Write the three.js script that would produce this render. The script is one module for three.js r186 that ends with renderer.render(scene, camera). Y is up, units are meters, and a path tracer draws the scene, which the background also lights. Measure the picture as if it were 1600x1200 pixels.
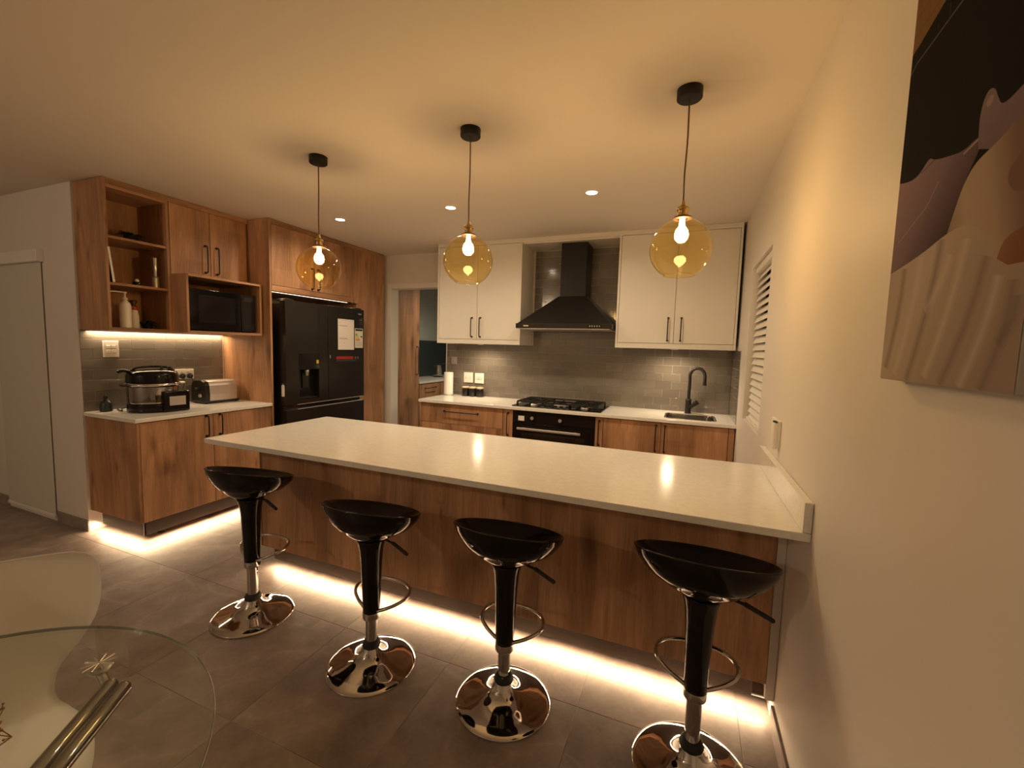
import * as THREE from 'three';
import { RoundedBoxGeometry } from 'three/addons/geometries/RoundedBoxGeometry.js';
import { mergeGeometries } from 'three/addons/utils/BufferGeometryUtils.js';
import { RectAreaLightUniformsLib } from 'three/addons/lights/RectAreaLightUniformsLib.js';

// ------------------------------------------------------------------ camera, light levels, exposure
const scene = new THREE.Scene();
scene.background = new THREE.Color(0x000000);
RectAreaLightUniformsLib.init();
const camera = new THREE.PerspectiveCamera(2 * Math.atan(600 / 672.175) * 180 / Math.PI, 4 / 3, 0.05, 40);
{
  const yaw = 0.3814, pitch = -0.0848, roll = 0.0286;
  const f = new THREE.Vector3(-Math.sin(yaw) * Math.cos(pitch), Math.sin(pitch), -Math.cos(yaw) * Math.cos(pitch));
  const r = new THREE.Vector3().crossVectors(f, new THREE.Vector3(0, 1, 0)).normalize();
  const u = new THREE.Vector3().crossVectors(r, f);
  camera.up.copy(u.multiplyScalar(Math.cos(roll)).addScaledVector(r, -Math.sin(roll)));
  camera.position.set(-0.401, 1.4608, 4.3867);
  camera.lookAt(camera.position.clone().add(f));
}
const renderer = new THREE.WebGLRenderer({ antialias: true });
renderer.toneMapping = THREE.LinearToneMapping;
renderer.toneMappingExposure = 1.0;
renderer.shadowMap.enabled = true;
const LIGHT = {
  pendant: { color: new THREE.Color().setRGB(1, 0.64, 0.32), cd: 0.265, glow: 40 },
  down: { color: new THREE.Color().setRGB(1, 0.78, 0.53), cd: 4.3, glow: 12 },
  strip: { color: new THREE.Color().setRGB(1, 0.70, 0.40), plinth: 210, cupboard: 150, fridge: 50, glow: 3 },
  puck: { color: new THREE.Color().setRGB(1, 0.74, 0.46), cd: 1.7 },
  scullery: { color: new THREE.Color().setRGB(1, 0.80, 0.56), cd: 8 },
  room: { color: new THREE.Color().setRGB(1, 0.74, 0.48), cd: 4.8 },
};
const H = 2.53, WL = -4.466, XF = -3.846, UD = 0.364, ZW = 2.667;

// ------------------------------------------------------------------ helpers
let seed = 20240611;
const rnd = () => { seed |= 0; seed = seed + 0x6D2B79F5 | 0; let t = Math.imul(seed ^ seed >>> 15, 1 | seed); t = t + Math.imul(t ^ t >>> 7, 61 | t) ^ t; return ((t ^ t >>> 14) >>> 0) / 4294967296; };
const V = (x, y, z) => new THREE.Vector3(x, y, z);
const taken = {};
function numbered(n) { const k = taken[n] = (taken[n] ?? -1) + 1; return k ? n + '_' + String(k).padStart(3, '0') : n; }
function shade(o) { o.castShadow = true; o.receiveShadow = true; return o; }
// a thing: a Group at its base; parts are given in world coordinates unless local is set
function thing(name, label, category, pos = [0, 0, 0], group) {
  const g = new THREE.Group(); g.name = numbered(name); g.position.set(...pos); scene.add(g);
  g.userData = { label, category }; if (group) g.userData.group = group;
  return g;
}
function put(parent, name, geo, mat, label) {               // geometry in the parent's own coordinates
  const m = shade(new THREE.Mesh(geo, mat)); m.name = name; parent.add(m);
  if (label) m.userData.label = label;
  return m;
}
function part(parent, name, geo, mat, label) {              // geometry in world coordinates
  const o = V(0, 0, 0); for (let p = parent; p && p !== scene; p = p.parent) o.add(p.position);
  geo.translate(-o.x, -o.y, -o.z);
  return put(parent, name, geo, mat, label);
}
function solo(name, label, category, geo, mat, pos, group) { // a thing that is one mesh, world coordinates
  geo.translate(-pos[0], -pos[1], -pos[2]);
  const m = shade(new THREE.Mesh(geo, mat)); m.name = numbered(name); m.position.set(...pos); scene.add(m);
  m.userData = { label, category }; if (group) m.userData.group = group;
  return m;
}
function struct(name, geo, mat, parent) {
  const m = shade(new THREE.Mesh(geo, mat)); m.name = parent ? name : numbered(name); (parent || scene).add(m);
  if (!parent) m.userData.kind = 'structure';
  return m;
}
function structGroup(name) { const g = new THREE.Group(); g.name = name; g.userData.kind = 'structure'; scene.add(g); return g; }
// uv in metres from the dominant normal; grain 'y' runs texture v along y, 'x'/'z' along those axes
function uvBox(g, grain = 'y', ou = 0, ov = 0, su = 1, sv = 1) {
  const p = g.attributes.position, n = g.attributes.normal, uv = new Float32Array(p.count * 2);
  for (let i = 0; i < p.count; i++) {
    const x = p.getX(i), y = p.getY(i), z = p.getZ(i), ax = Math.abs(n.getX(i)), ay = Math.abs(n.getY(i)), az = Math.abs(n.getZ(i));
    let a, b;
    if (ax >= ay && ax >= az) { a = z; b = y; if (grain !== 'y') { a = y; b = z; } }
    else if (ay >= az) { a = x; b = z; if (grain === 'x') { a = z; b = x; } }
    else { a = x; b = y; if (grain !== 'y') { a = y; b = x; } }
    uv[2 * i] = a / su + ou; uv[2 * i + 1] = b / sv + ov;
  }
  g.setAttribute('uv', new THREE.BufferAttribute(uv, 2));
  return g;
}
function bx(x0, x1, y0, y1, z0, z1, r = 0.0015, seg = 1) {
  const w = x1 - x0, h = y1 - y0, d = z1 - z0;
  const g = r > 0 ? new RoundedBoxGeometry(w, h, d, seg, Math.min(r, w / 2.02, h / 2.02, d / 2.02)) : new THREE.BoxGeometry(w, h, d);
  g.translate((x0 + x1) / 2, (y0 + y1) / 2, (z0 + z1) / 2);
  return uvBox(g);
}
const WU = 1.2, WV = 2.4;
function wb(x0, x1, y0, y1, z0, z1, grain = 'y', r = 0.0015) { return uvBox(bx(x0, x1, y0, y1, z0, z1, r), grain, rnd(), rnd(), WU, WV); }
function merge(list) { return mergeGeometries(list.map(g => { const q = g.index ? g.toNonIndexed() : g; for (const k of Object.keys(q.attributes)) if (!['position', 'normal', 'uv'].includes(k)) q.deleteAttribute(k); return q; })); }
function lathe(pts, x = 0, y = 0, z = 0, seg = 40) { return new THREE.LatheGeometry(pts.map(p => new THREE.Vector2(p[0], p[1])), seg).translate(x, y, z); }
function tube(pts, r, closed = false, seg = 40, rs = 10, tension = 0.5) {
  return new THREE.TubeGeometry(new THREE.CatmullRomCurve3(pts.map(p => V(...p)), closed, 'catmullrom', tension), seg, r, rs, closed);
}
function rod(a, b, r, rs = 12) {
  const A = V(...a), B = V(...b), d = B.clone().sub(A), g = new THREE.CylinderGeometry(r, r, d.length(), rs);
  g.applyQuaternion(new THREE.Quaternion().setFromUnitVectors(V(0, 1, 0), d.normalize()));
  return g.translate((A.x + B.x) / 2, (A.y + B.y) / 2, (A.z + B.z) / 2);
}
function extrude(pts, depth, bevel = 0) {
  const s = new THREE.Shape(pts.map(p => new THREE.Vector2(p[0], p[1])));
  return new THREE.ExtrudeGeometry(s, { depth, bevelEnabled: bevel > 0, bevelSize: bevel, bevelThickness: bevel, bevelSegments: 2, steps: 1 });
}
// ------------------------------------------------------------------ textures
function hash(x, y, s) { let h = Math.imul(x, 374761393) + Math.imul(y, 668265263) + Math.imul(s, 2246822519); h = Math.imul(h ^ h >>> 13, 1274126177); return ((h ^ h >>> 16) >>> 0) / 4294967296; }
function vn(x, y, px, py, s) {
  const xi = Math.floor(x), yi = Math.floor(y); let fx = x - xi, fy = y - yi; fx = fx * fx * (3 - 2 * fx); fy = fy * fy * (3 - 2 * fy);
  const m = (a, p) => ((a % p) + p) % p, x0 = m(xi, px), x1 = m(xi + 1, px), y0 = m(yi, py), y1 = m(yi + 1, py);
  const a = hash(x0, y0, s), b = hash(x1, y0, s), c = hash(x0, y1, s), d = hash(x1, y1, s);
  return a + (b - a) * fx + (c - a + (a - b - c + d) * fx) * fy;
}
function dataTex(W, Hh, fn, srgb = true) {
  const d = new Uint8Array(W * Hh * 4);
  for (let j = 0; j < Hh; j++) for (let i = 0; i < W; i++) {
    const c = fn(i / W, j / Hh), k = 4 * (j * W + i);
    d[k] = Math.max(0, Math.min(255, c[0])); d[k + 1] = Math.max(0, Math.min(255, c[1])); d[k + 2] = Math.max(0, Math.min(255, c[2])); d[k + 3] = 255;
  }
  const t = new THREE.DataTexture(d, W, Hh, THREE.RGBAFormat); t.wrapS = t.wrapT = THREE.RepeatWrapping; t.magFilter = THREE.LinearFilter; t.minFilter = THREE.LinearMipmapLinearFilter; t.generateMipmaps = true;
  if (srgb) t.colorSpace = THREE.SRGBColorSpace; t.needsUpdate = true; return t;
}
const knots = []; for (let k = 0; k < 16; k++) knots.push([rnd(), rnd(), 0.5 + rnd() * 0.9, rnd()]);
const woodTex = dataTex(768, 1024, (u, v) => {
  const warp = (vn(u * 6, v * 4, 6, 4, 1) - 0.5) * 0.05;
  let dk = 0, wob = 0;
  for (const [ku, kv, s, q] of knots) {
    let du = u - ku; du -= Math.round(du); let dv = v - kv; dv -= Math.round(dv);
    const e = Math.hypot(du * 1.2 / (0.012 * s), dv * 2.4 / (0.045 * s));
    dk += Math.exp(-e * e) * (0.5 + 0.5 * q); wob += Math.exp(-e * e * 0.12) * 0.02 * Math.sign(du);
  }
  const uu = u + warp + wob;
  const broad = vn(uu * 14, v * 5, 14, 5, 2), mid = vn(uu * 52, v * 8, 52, 8, 3), fine = vn(uu * 210, v * 20, 210, 20, 4), pore = vn(uu * 380, v * 60, 380, 60, 5);
  const st = Math.floor((((uu % 1) + 1) % 1) * 7), stave = hash(st, Math.floor(v * 2 + hash(st, 7, 7)), 9);
  const dark = Math.pow(vn(uu * 9 + 3, v * 11, 9, 11, 6), 5);
  let t = 0.80 + 0.14 * (broad - 0.5) + 0.11 * (mid - 0.5) + 0.09 * (fine - 0.5) - 0.04 * (pore > 0.72 ? 1 : 0) + 0.06 * (stave - 0.5) - 0.22 * dark;
  t -= 0.24 * Math.min(1, dk);
  return [226 * t, 184 * Math.pow(t, 1.12), 136 * Math.pow(t, 1.3)];
});
const stoneTex = dataTex(512, 512, (u, v) => {
  const a = vn(u * 5, v * 5, 5, 5, 21), b = vn(u * 19, v * 19, 19, 19, 22), c = vn(u * 83, v * 83, 83, 83, 23), d = hash(u * 512 | 0, v * 512 | 0, 24);
  const vein = Math.pow(1 - Math.abs(2 * vn(u * 4 + b * 0.5, v * 3 + a, 4, 3, 25) - 1), 14);
  const t = 0.80 + 0.13 * (a - 0.5) + 0.11 * (b - 0.5) + 0.06 * (c - 0.5) + 0.03 * (d - 0.5) + 0.08 * vein;
  return [188 * t, 181 * t, 172 * t];
});
const quartzTex = dataTex(256, 256, (u, v) => { const t = 0.97 + 0.03 * (vn(u * 60, v * 60, 60, 60, 31) - 0.5) + 0.035 * (hash(u * 256 | 0, v * 256 | 0, 32) - 0.5); return [241 * t, 239 * t, 233 * t]; });
const plasterBump = dataTex(256, 256, (u, v) => { const t = 255 * (0.5 * vn(u * 50, v * 50, 50, 50, 41) + 0.5 * vn(u * 110, v * 110, 110, 110, 42)); return [t, t, t]; }, false);
const brushTex = dataTex(256, 256, (u, v) => { const t = 255 * (0.35 + 0.3 * vn(u * 4, v * 128, 4, 128, 51)); return [t, t, t]; }, false);
function canvasTex(w, h, draw) {
  const c = document.createElement('canvas'); c.width = w; c.height = h; draw(c.getContext('2d'), w, h);
  const t = new THREE.CanvasTexture(c); t.colorSpace = THREE.SRGBColorSpace; return t;
}
// ------------------------------------------------------------------ materials
const std = o => new THREE.MeshStandardMaterial(o), phys = o => new THREE.MeshPhysicalMaterial(o);
const rgb = (r, g, b) => new THREE.Color().setRGB(r, g, b);
const M = {
  wood: std({ map: woodTex, roughness: 0.5, color: rgb(0.90, 0.80, 0.86) }),
  woodB: std({ map: woodTex, roughness: 0.5, color: rgb(0.90, 0.82, 0.90) }),
  wall: std({ color: rgb(0.74, 0.695, 0.64), roughness: 0.55, bumpMap: plasterBump, bumpScale: 0.0003 }),
  ceil: std({ color: rgb(0.80, 0.735, 0.66), roughness: 0.8 }),
  white: std({ color: rgb(0.78, 0.75, 0.69), roughness: 0.35 }),
  plastic: std({ color: rgb(0.82, 0.80, 0.76), roughness: 0.4 }),
  quartz: phys({ map: quartzTex, roughness: 0.16 }),
  quartzEdge: std({ color: rgb(0.62, 0.61, 0.6), roughness: 0.35 }),
  grout: std({ color: rgb(0.52, 0.50, 0.47), roughness: 0.9 }),
  floorGrout: std({ color: rgb(0.33, 0.31, 0.29), roughness: 0.9 }),
  plinth: std({ color: rgb(0.095, 0.072, 0.06), roughness: 0.34, metalness: 0.15 }),
  blackMetal: std({ color: rgb(0.018, 0.016, 0.015), roughness: 0.38, metalness: 0.3 }),
  black: phys({ color: rgb(0.010, 0.008, 0.008), roughness: 0.14, specularIntensity: 0.55 }),
  blackGloss: phys({ color: rgb(0.007, 0.006, 0.006), roughness: 0.08, specularIntensity: 0.55 }),
  blackMatt: phys({ color: rgb(0.013, 0.012, 0.011), roughness: 0.5, specularIntensity: 0.6 }),
  rubber: std({ color: rgb(0.02, 0.02, 0.02), roughness: 0.75 }),
  fridge: std({ color: rgb(0.036, 0.032, 0.030), roughness: 0.28, metalness: 0.65 }),
  fridgeDark: std({ color: rgb(0.015, 0.014, 0.014), roughness: 0.3, metalness: 0.3 }),
  hood: phys({ color: rgb(0.011, 0.009, 0.008), roughness: 0.38, specularIntensity: 0.5 }),
  chrome: std({ color: rgb(0.66, 0.64, 0.62), roughness: 0.05, metalness: 1 }),
  chromeDark: std({ color: rgb(0.34, 0.32, 0.30), roughness: 0.08, metalness: 1 }),
  chromeBright: std({ color: rgb(0.92, 0.91, 0.88), roughness: 0.12, metalness: 1 }),
  steel: std({ color: rgb(0.62, 0.60, 0.58), roughness: 0.3, metalness: 1, roughnessMap: brushTex }),
  steelSoft: std({ color: rgb(0.62, 0.58, 0.55), roughness: 0.42, metalness: 0.85 }),
  brass: std({ color: rgb(0.50, 0.33, 0.13), roughness: 0.3, metalness: 1 }),
  brassDark: std({ color: rgb(0.16, 0.10, 0.05), roughness: 0.4, metalness: 0.8 }),
  amber: phys({ color: rgb(0.99, 0.885, 0.56), roughness: 0.02, transmission: 1, thickness: 0, ior: 1.5, side: THREE.DoubleSide }),
  glass: phys({ color: rgb(0.93, 0.95, 0.93), roughness: 0.01, transmission: 1, thickness: 0, ior: 1.5, side: THREE.DoubleSide }),
  glassEdge: phys({ color: rgb(0.25, 0.30, 0.26), roughness: 0.1, transmission: 0.5, thickness: 0 }),
  jar: phys({ color: rgb(0.015, 0.012, 0.012), roughness: 0.1 }),
  cork: std({ color: rgb(0.62, 0.50, 0.36), roughness: 0.8 }),
  paper: std({ color: rgb(0.84, 0.82, 0.79), roughness: 0.9 }),
  teal: std({ color: rgb(0.036, 0.050, 0.055), roughness: 0.3 }),
  tealWall: std({ color: rgb(0.42, 0.45, 0.43), roughness: 0.6 }),
  leaf: std({ color: rgb(0.02, 0.045, 0.018), roughness: 0.6, side: THREE.DoubleSide }),
  twig: std({ color: rgb(0.32, 0.20, 0.10), roughness: 0.9 }),
  shell: phys({ color: rgb(0.90, 0.88, 0.82), roughness: 0.3 }),
  blind: std({ color: rgb(0.66, 0.63, 0.58), roughness: 0.8 }),
  cream: std({ color: rgb(0.78, 0.74, 0.66), roughness: 0.5 }),
  red: std({ color: rgb(0.5, 0.04, 0.03), roughness: 0.5 }),
  emitPendant: std({ color: 0x000000, emissive: LIGHT.pendant.color, emissiveIntensity: LIGHT.pendant.glow }),
  emitDown: std({ color: 0x000000, emissive: rgb(1, 0.93, 0.8), emissiveIntensity: LIGHT.down.glow }),
  emitRoom: std({ color: 0x000000, emissive: LIGHT.room.color, emissiveIntensity: 4 }),
  emitStrip: std({ color: 0x000000, emissive: rgb(1, 0.84, 0.6), emissiveIntensity: LIGHT.strip.glow }),
};
const tileGlaze = [[0.172, 0.153, 0.130], [0.186, 0.166, 0.140], [0.160, 0.143, 0.122], [0.178, 0.159, 0.135]].map(c => phys({ color: rgb(...c), roughness: 0.13, clearcoat: 0.4, clearcoatRoughness: 0.06 }));
const floorTiles = [0.98, 1.0, 1.03].map((k, i) => std({ map: stoneTex, color: rgb(0.90 * k, 0.79 * k, 0.80 * k), roughness: 0.38, roughnessMap: null }));

// ------------------------------------------------------------------ the setting
const ZB = 7.4, XL = -7.6;                         // the room goes on behind the camera and to the left
{
  const f = structGroup('floor');
  struct('grout_bed', merge([bx(XL, 0.0, -0.12, -0.0016, 0.0, ZB, 0), bx(-4.75, -2.0, -0.12, -0.0016, -3.0, 0, 0)]), M.floorGrout, f);
  const px = 0.605, base = new RoundedBoxGeometry(px - 0.002, 0.012, px - 0.002, 1, 0.001), geos = [];
  for (let k = 0; k < 5; k++) geos.push(uvBox(base.clone(), 'y', rnd(), rnd(), 1.1, 1.1));
  for (let i = -11; i < 2; i++) for (let k = -5; k < 8; k++) {
    const x0 = -0.73 + i * px, z0 = 2.745 + k * px, x1 = x0 + px, z1 = z0 + px;
    if (x0 < XL - 0.3 || z1 > 7.3 || x0 > 0) continue;
    const cx1 = Math.min(x1, -0.001), cz0 = Math.max(z0, 0.001);
    if (x1 > 0 || z0 < 0) {
      const g = uvBox(bx(x0 + 0.0015, cx1 - 0.0015, -0.012, 0, cz0 + 0.0015, z1 - 0.0015, 0.0015), 'y', rnd(), rnd(), 1.1, 1.1);
      struct('tile', g, floorTiles[Math.floor(rnd() * 3)], f); continue;
    }
    const m = struct('tile', geos[Math.floor(rnd() * 5)], floorTiles[Math.floor(rnd() * 3)], f);
    m.position.set((x0 + x1) / 2, -0.006, (z0 + z1) / 2);
  }
  struct('threshold', bx(-3.78, -3.0, -0.012, 0.001, -2.99, -0.0, 0.001), floorTiles[0], f);
}
struct('ceiling', merge([bx(XL - 0.12, 0.2, H, H + 0.1, 0.0, ZB + 0.12, 0), bx(-4.87, -1.9, H, H + 0.1, -3.1, 0, 0)]), M.ceil);
// right wall with the window opening
const WY0 = 1.0, WY1 = 2.06, WZ0 = 0.93, WZ1 = 1.66;
const wallRight = struct('wall_right', merge([bx(0, 0.14, -0.1, H, WZ1, ZB + 0.12, 0), bx(0, 0.14, -0.1, H, -0.14, WZ0, 0), bx(0, 0.14, -0.1, WY0, WZ0, WZ1, 0), bx(0, 0.14, WY1, H, WZ0, WZ1, 0)]), M.wall);
// back wall with the scullery doorway
const DX0 = -3.775, DX1 = -3.0, DY = 2.13;
const wallBack = struct('wall_back', merge([bx(DX1, 0, -0.1, H, -0.12, 0, 0), bx(WL - 0.12, DX0 - 0.065, -0.1, H, -0.12, 0, 0), bx(DX0 - 0.065, DX1, DY + 0.06, H, -0.12, 0, 0)]), M.wall);
const wallLeft = struct('wall_left', bx(WL - 0.12, WL, -0.1, H, 0, ZW - 0.12, 0), M.wall);
struct('wall_front', bx(XL, WL, -0.1, H, ZW - 0.12, ZW, 0), M.wall);
struct('wall_far_left', bx(XL - 0.12, XL, -0.1, H, ZW - 0.12, ZB, 0), M.wall);
struct('wall_behind', bx(XL - 0.12, 0, -0.1, H, ZB, ZB + 0.12, 0), M.wall);
struct('door_1', merge([bx(DX0 - 0.065, DX0, 0, DY + 0.06, -0.13, 0.012, 0.003), bx(DX0, DX1, DY, DY + 0.06, -0.13, 0.012, 0.003)]), M.white);
// scullery
struct('wall_scullery_left', bx(-4.87, -4.75, -0.1, H, -3.1, -0.12, 0), M.tealWall);
struct('wall_scullery_back', bx(-4.75, -1.9, -0.1, H, -3.1, -2.98, 0), M.tealWall);
struct('wall_scullery_right', bx(-2.0, -1.9, -0.1, H, -2.98, -0.12, 0), M.tealWall);
struct('trim_1', merge([bx(-4.75, -4.738, 0.9, 1.54, -2.98, -1.09, 0.001), bx(-4.738, -3.4, 0.9, 1.54, -2.98, -2.968, 0.001)]), M.teal);
// skirtings: floor tile cut into strips
struct('baseboard_front', merge([bx(-4.905 + 0.02, WL + 0.008, 0, 0.085, ZW, ZW + 0.009, 0.001), bx(XL, -5.66, 0, 0.085, ZW, ZW + 0.009, 0.001)]), floorTiles[0]);
struct('baseboard_right', bx(-0.011, 0, 0, 0.085, 2.52, ZB, 0.002), floorTiles[1]);
// window in the right wall
{
  const w = structGroup('window_1');
  struct('window_frame', merge([bx(0.085, 0.125, WY0, WY0 + 0.04, WZ0, WZ1, 0.002), bx(0.085, 0.125, WY1 - 0.04, WY1, WZ0, WZ1, 0.002), bx(0.085, 0.125, WY0, WY1, WZ0, WZ0 + 0.04, 0.002), bx(0.085, 0.125, WY0, WY1, WZ1 - 0.04, WZ1, 0.002)]), M.blackMetal, w);
  struct('pane', bx(0.10, 0.104, WY0 + 0.03, WY1 - 0.03, WZ0 + 0.03, WZ1 - 0.03, 0), M.glass, w);
}
{ // venetian blind in the window recess
  const b = thing('window_blind', 'cream venetian blind with closed horizontal slats in the window by the sink', 'blind', [0.04, WY0, (WZ0 + WZ1) / 2]);
  part(b, 'head_rail', bx(0.018, 0.066, WY1 - 0.045, WY1 - 0.002, WZ0 + 0.008, WZ1 - 0.008, 0.004), M.cream);
  const p = 0.0475;
  for (let y = WY1 - 0.075; y > WY0 + 0.03; y -= p) {
    const g = new RoundedBoxGeometry(0.052, 0.003, WZ1 - WZ0 - 0.03, 1, 0.0014); g.rotateZ(1.12); g.translate(0.04, y, (WZ0 + WZ1) / 2);
    part(b, 'slat', g, M.cream);
  }
  part(b, 'bottom_rail', bx(0.022, 0.058, WY0 + 0.004, WY0 + 0.022, WZ0 + 0.012, WZ1 - 0.012, 0.003), M.cream);
  for (const z of [WZ0 + 0.13, WZ1 - 0.13]) part(b, 'cord', rod([0.04, WY0 + 0.02, z], [0.04, WY1 - 0.04, z], 0.001, 6), M.cream);
}
{ // roller blind on the facing wall at the left
  const b = thing('roller_blind', 'floor length white roller blind with a slim cassette on the left wall', 'blind', [-5.26, 0, ZW + 0.02]);
  part(b, 'cassette', bx(-5.66, -4.872, 1.995, 2.085, ZW, ZW + 0.045, 0.005, 2), M.plastic);
  part(b, 'fabric', bx(-5.645, -4.90, 0.05, 2.0, ZW + 0.007, ZW + 0.011, 0.001), M.blind);
  part(b, 'bottom_bar', bx(-5.645, -4.90, 0.03, 0.055, ZW + 0.002, ZW + 0.018, 0.004), M.plastic);
}
// ------------------------------------------------------------------ lamps
function stripLight(name, label, a, b, dir, width, nits, group) { // LED strip from a to b glowing towards dir
  const A = V(...a), B = V(...b), L = A.distanceTo(B), mid = A.clone().add(B).multiplyScalar(0.5), d = V(...dir).normalize(), along = B.clone().sub(A).normalize();
  const t = thing(name, label, 'LED strip', mid.toArray(), group);
  const up = V(0, 0, 0).crossVectors(d, along), basis = new THREE.Matrix4().makeBasis(along, up, d.clone());
  const g = new RoundedBoxGeometry(L, width + 0.004, 0.006, 1, 0.001).translate(0, 0, -0.003 - 0.0005).applyMatrix4(basis); put(t, 'channel', g, M.plastic);
  const e = new THREE.BoxGeometry(L - 0.004, width, 0.001).applyMatrix4(basis); put(t, 'diffuser', e, M.emitStrip);
  const l = new THREE.RectAreaLight(LIGHT.strip.color, nits, L, width); l.position.copy(d).multiplyScalar(0.0025); t.add(l);
  l.lookAt(mid.clone().add(d.clone().multiplyScalar(2)));
  return t;
}
// ceiling downlights
const downs = [[-3.26, 'left'], [-2.16, 'middle'], [-1.06, 'right']];
for (const [x, w] of downs) {
  const t = thing('downlight', { left: 'leftmost of three recessed ceiling downlights, nearest the tall oak cupboards', middle: 'middle one of three recessed ceiling downlights, in front of the left white cupboard', right: 'rightmost of three recessed ceiling downlights, in front of the black extractor hood' }[w], 'downlight', [x, H, 1.385]);
  put(t, 'rim', lathe([[0.038, -0.001], [0.039, -0.006], [0.046, -0.006], [0.049, -0.001], [0.049, 0.0]]), M.plastic);
  put(t, 'lens', new THREE.CylinderGeometry(0.038, 0.038, 0.002, 32).translate(0, -0.003, 0), M.emitDown);
  const s = new THREE.SpotLight(LIGHT.down.color, LIGHT.down.cd, 0, 1.46, 0.75, 2); s.position.set(0, -0.012, 0); s.target.position.set(0, -2, 0); s.castShadow = true; s.shadow.radius = 2; t.add(s, s.target);
}
{ // an opal ceiling lamp over the dining side, behind the camera
  const t = thing('ceiling_lamp', 'round opal ceiling lamp with a dark backplate over the dining side behind the camera', 'ceiling lamp', [-3.7, H, 6.3]);
  put(t, 'base', lathe([[0, 0], [0.32, 0], [0.34, -0.012], [0.33, -0.03], [0, -0.03]]), M.brassDark);
  put(t, 'shade', lathe([[0, -0.105], [0.05, -0.10], [0.09, -0.085], [0.112, -0.06], [0.118, -0.032], [0.10, -0.031], [0, -0.031]]), M.emitRoom);
  const l = new THREE.PointLight(LIGHT.room.color, LIGHT.room.cd, 0, 2); l.position.set(0, -0.068, 0); l.castShadow = true; l.shadow.radius = 3; t.add(l);
}
{ // a downlight in the scullery
  const t = thing('downlight', 'recessed downlight in the scullery ceiling beyond the doorway', 'downlight', [-3.3, H, -1.5]);
  put(t, 'rim', lathe([[0.038, -0.001], [0.039, -0.006], [0.046, -0.006], [0.049, -0.001], [0.049, 0.0]]), M.plastic);
  put(t, 'lens', new THREE.CylinderGeometry(0.038, 0.038, 0.002, 32).translate(0, -0.003, 0), M.emitDown);
  const sp = new THREE.SpotLight(LIGHT.scullery.color, LIGHT.scullery.cd, 0, 1.45, 0.6, 2); sp.position.set(0, -0.012, 0); sp.target.position.set(0, -2, 0); sp.castShadow = true; sp.shadow.radius = 2; t.add(sp, sp.target);
}
for (const [x, lab] of [[-2.43, 'round puck light under the white cupboard left of the extractor hood'], [-0.50, 'round puck light under the white cupboard above the sink']]) {
  const t = thing('cupboard_light', lab, 'puck light', [x, 1.491, 0.26]);
  put(t, 'rim', lathe([[0.026, -0.001], [0.027, -0.010], [0.033, -0.009], [0.035, 0.0]]), M.plastic);
  put(t, 'lens', new THREE.CylinderGeometry(0.026, 0.026, 0.002, 28).translate(0, -0.007, 0), M.emitDown);
  const sp = new THREE.SpotLight(LIGHT.puck.color, LIGHT.puck.cd, 0, 1.5, 0.5, 2); sp.position.set(0, -0.014, 0); sp.target.position.set(0, -1, 0); sp.castShadow = true; sp.shadow.radius = 2; t.add(sp, sp.target);
}
// pendants over the island
{
  const cy = 1.892 - H, R = 0.125;
  const t = thing('pendant_lamp', 'amber glass globe pendant hanging over the left end of the island', 'pendant lamp', [-2.445, H, 2.41]);
  put(t, 'canopy', lathe([[0, 0], [0.05, 0], [0.05, -0.036], [0.046, -0.04], [0, -0.04]]), M.blackMatt);
  put(t, 'cord', tube([[0, -0.038, 0], [0.002, -0.2, 0.001], [-0.002, -0.34, 0], [0, -0.455, 0]], 0.0034, false, 24, 8), M.brassDark);
  const sk = put(t, 'socket', lathe([[0.006, -0.440], [0.009, -0.455], [0.010, -0.463], [0.021, -0.466], [0.026, -0.474], [0.024, -0.480], [0.019, -0.484], [0.021, -0.490], [0.019, -0.494], [0.021, -0.500], [0.020, -0.508], [0.020, -0.512], [0, -0.512]]), M.brass);
  put(sk, 'gallery', lathe([[0.018, -0.503], [0.034, -0.506], [0.038, -0.510], [0.038, -0.515], [0.020, -0.516]]), M.brassDark);
  const prof = []; for (let i = 0; i <= 40; i++) { const a = 0.33 + (2.63 - 0.33) * i / 40; prof.push([R * Math.sin(a), cy + R * Math.cos(a)]); }
  put(t, 'globe', lathe(prof, 0, 0, 0, 64), M.amber);
  put(t, 'globe_rim', new THREE.TorusGeometry(R * Math.sin(2.63), 0.0016, 8, 64).rotateX(Math.PI / 2).translate(0, cy + R * Math.cos(2.63), 0), M.amber);
  put(t, 'bulb', lathe([[0, -0.612], [0.014, -0.609], [0.025, -0.597], [0.0285, -0.580], [0.024, -0.560], [0.013, -0.545], [0.011, -0.53], [0.011, -0.512]], 0, 0, 0, 24), M.emitPendant);
  const l = new THREE.PointLight(LIGHT.pendant.color, LIGHT.pendant.cd, 0, 2); l.position.set(0, -0.578, 0); l.castShadow = true; l.shadow.radius = 1.1; t.add(l);
  for (const [x, lab] of [[-1.453, 'amber glass globe pendant hanging over the middle of the island'], [-0.448, 'amber glass globe pendant hanging over the wall end of the island']]) {
    const c = t.clone(); c.name = numbered('pendant_lamp'); c.position.x = x; c.userData = { label: lab, category: 'pendant lamp' }; scene.add(c);
  }
}
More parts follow.
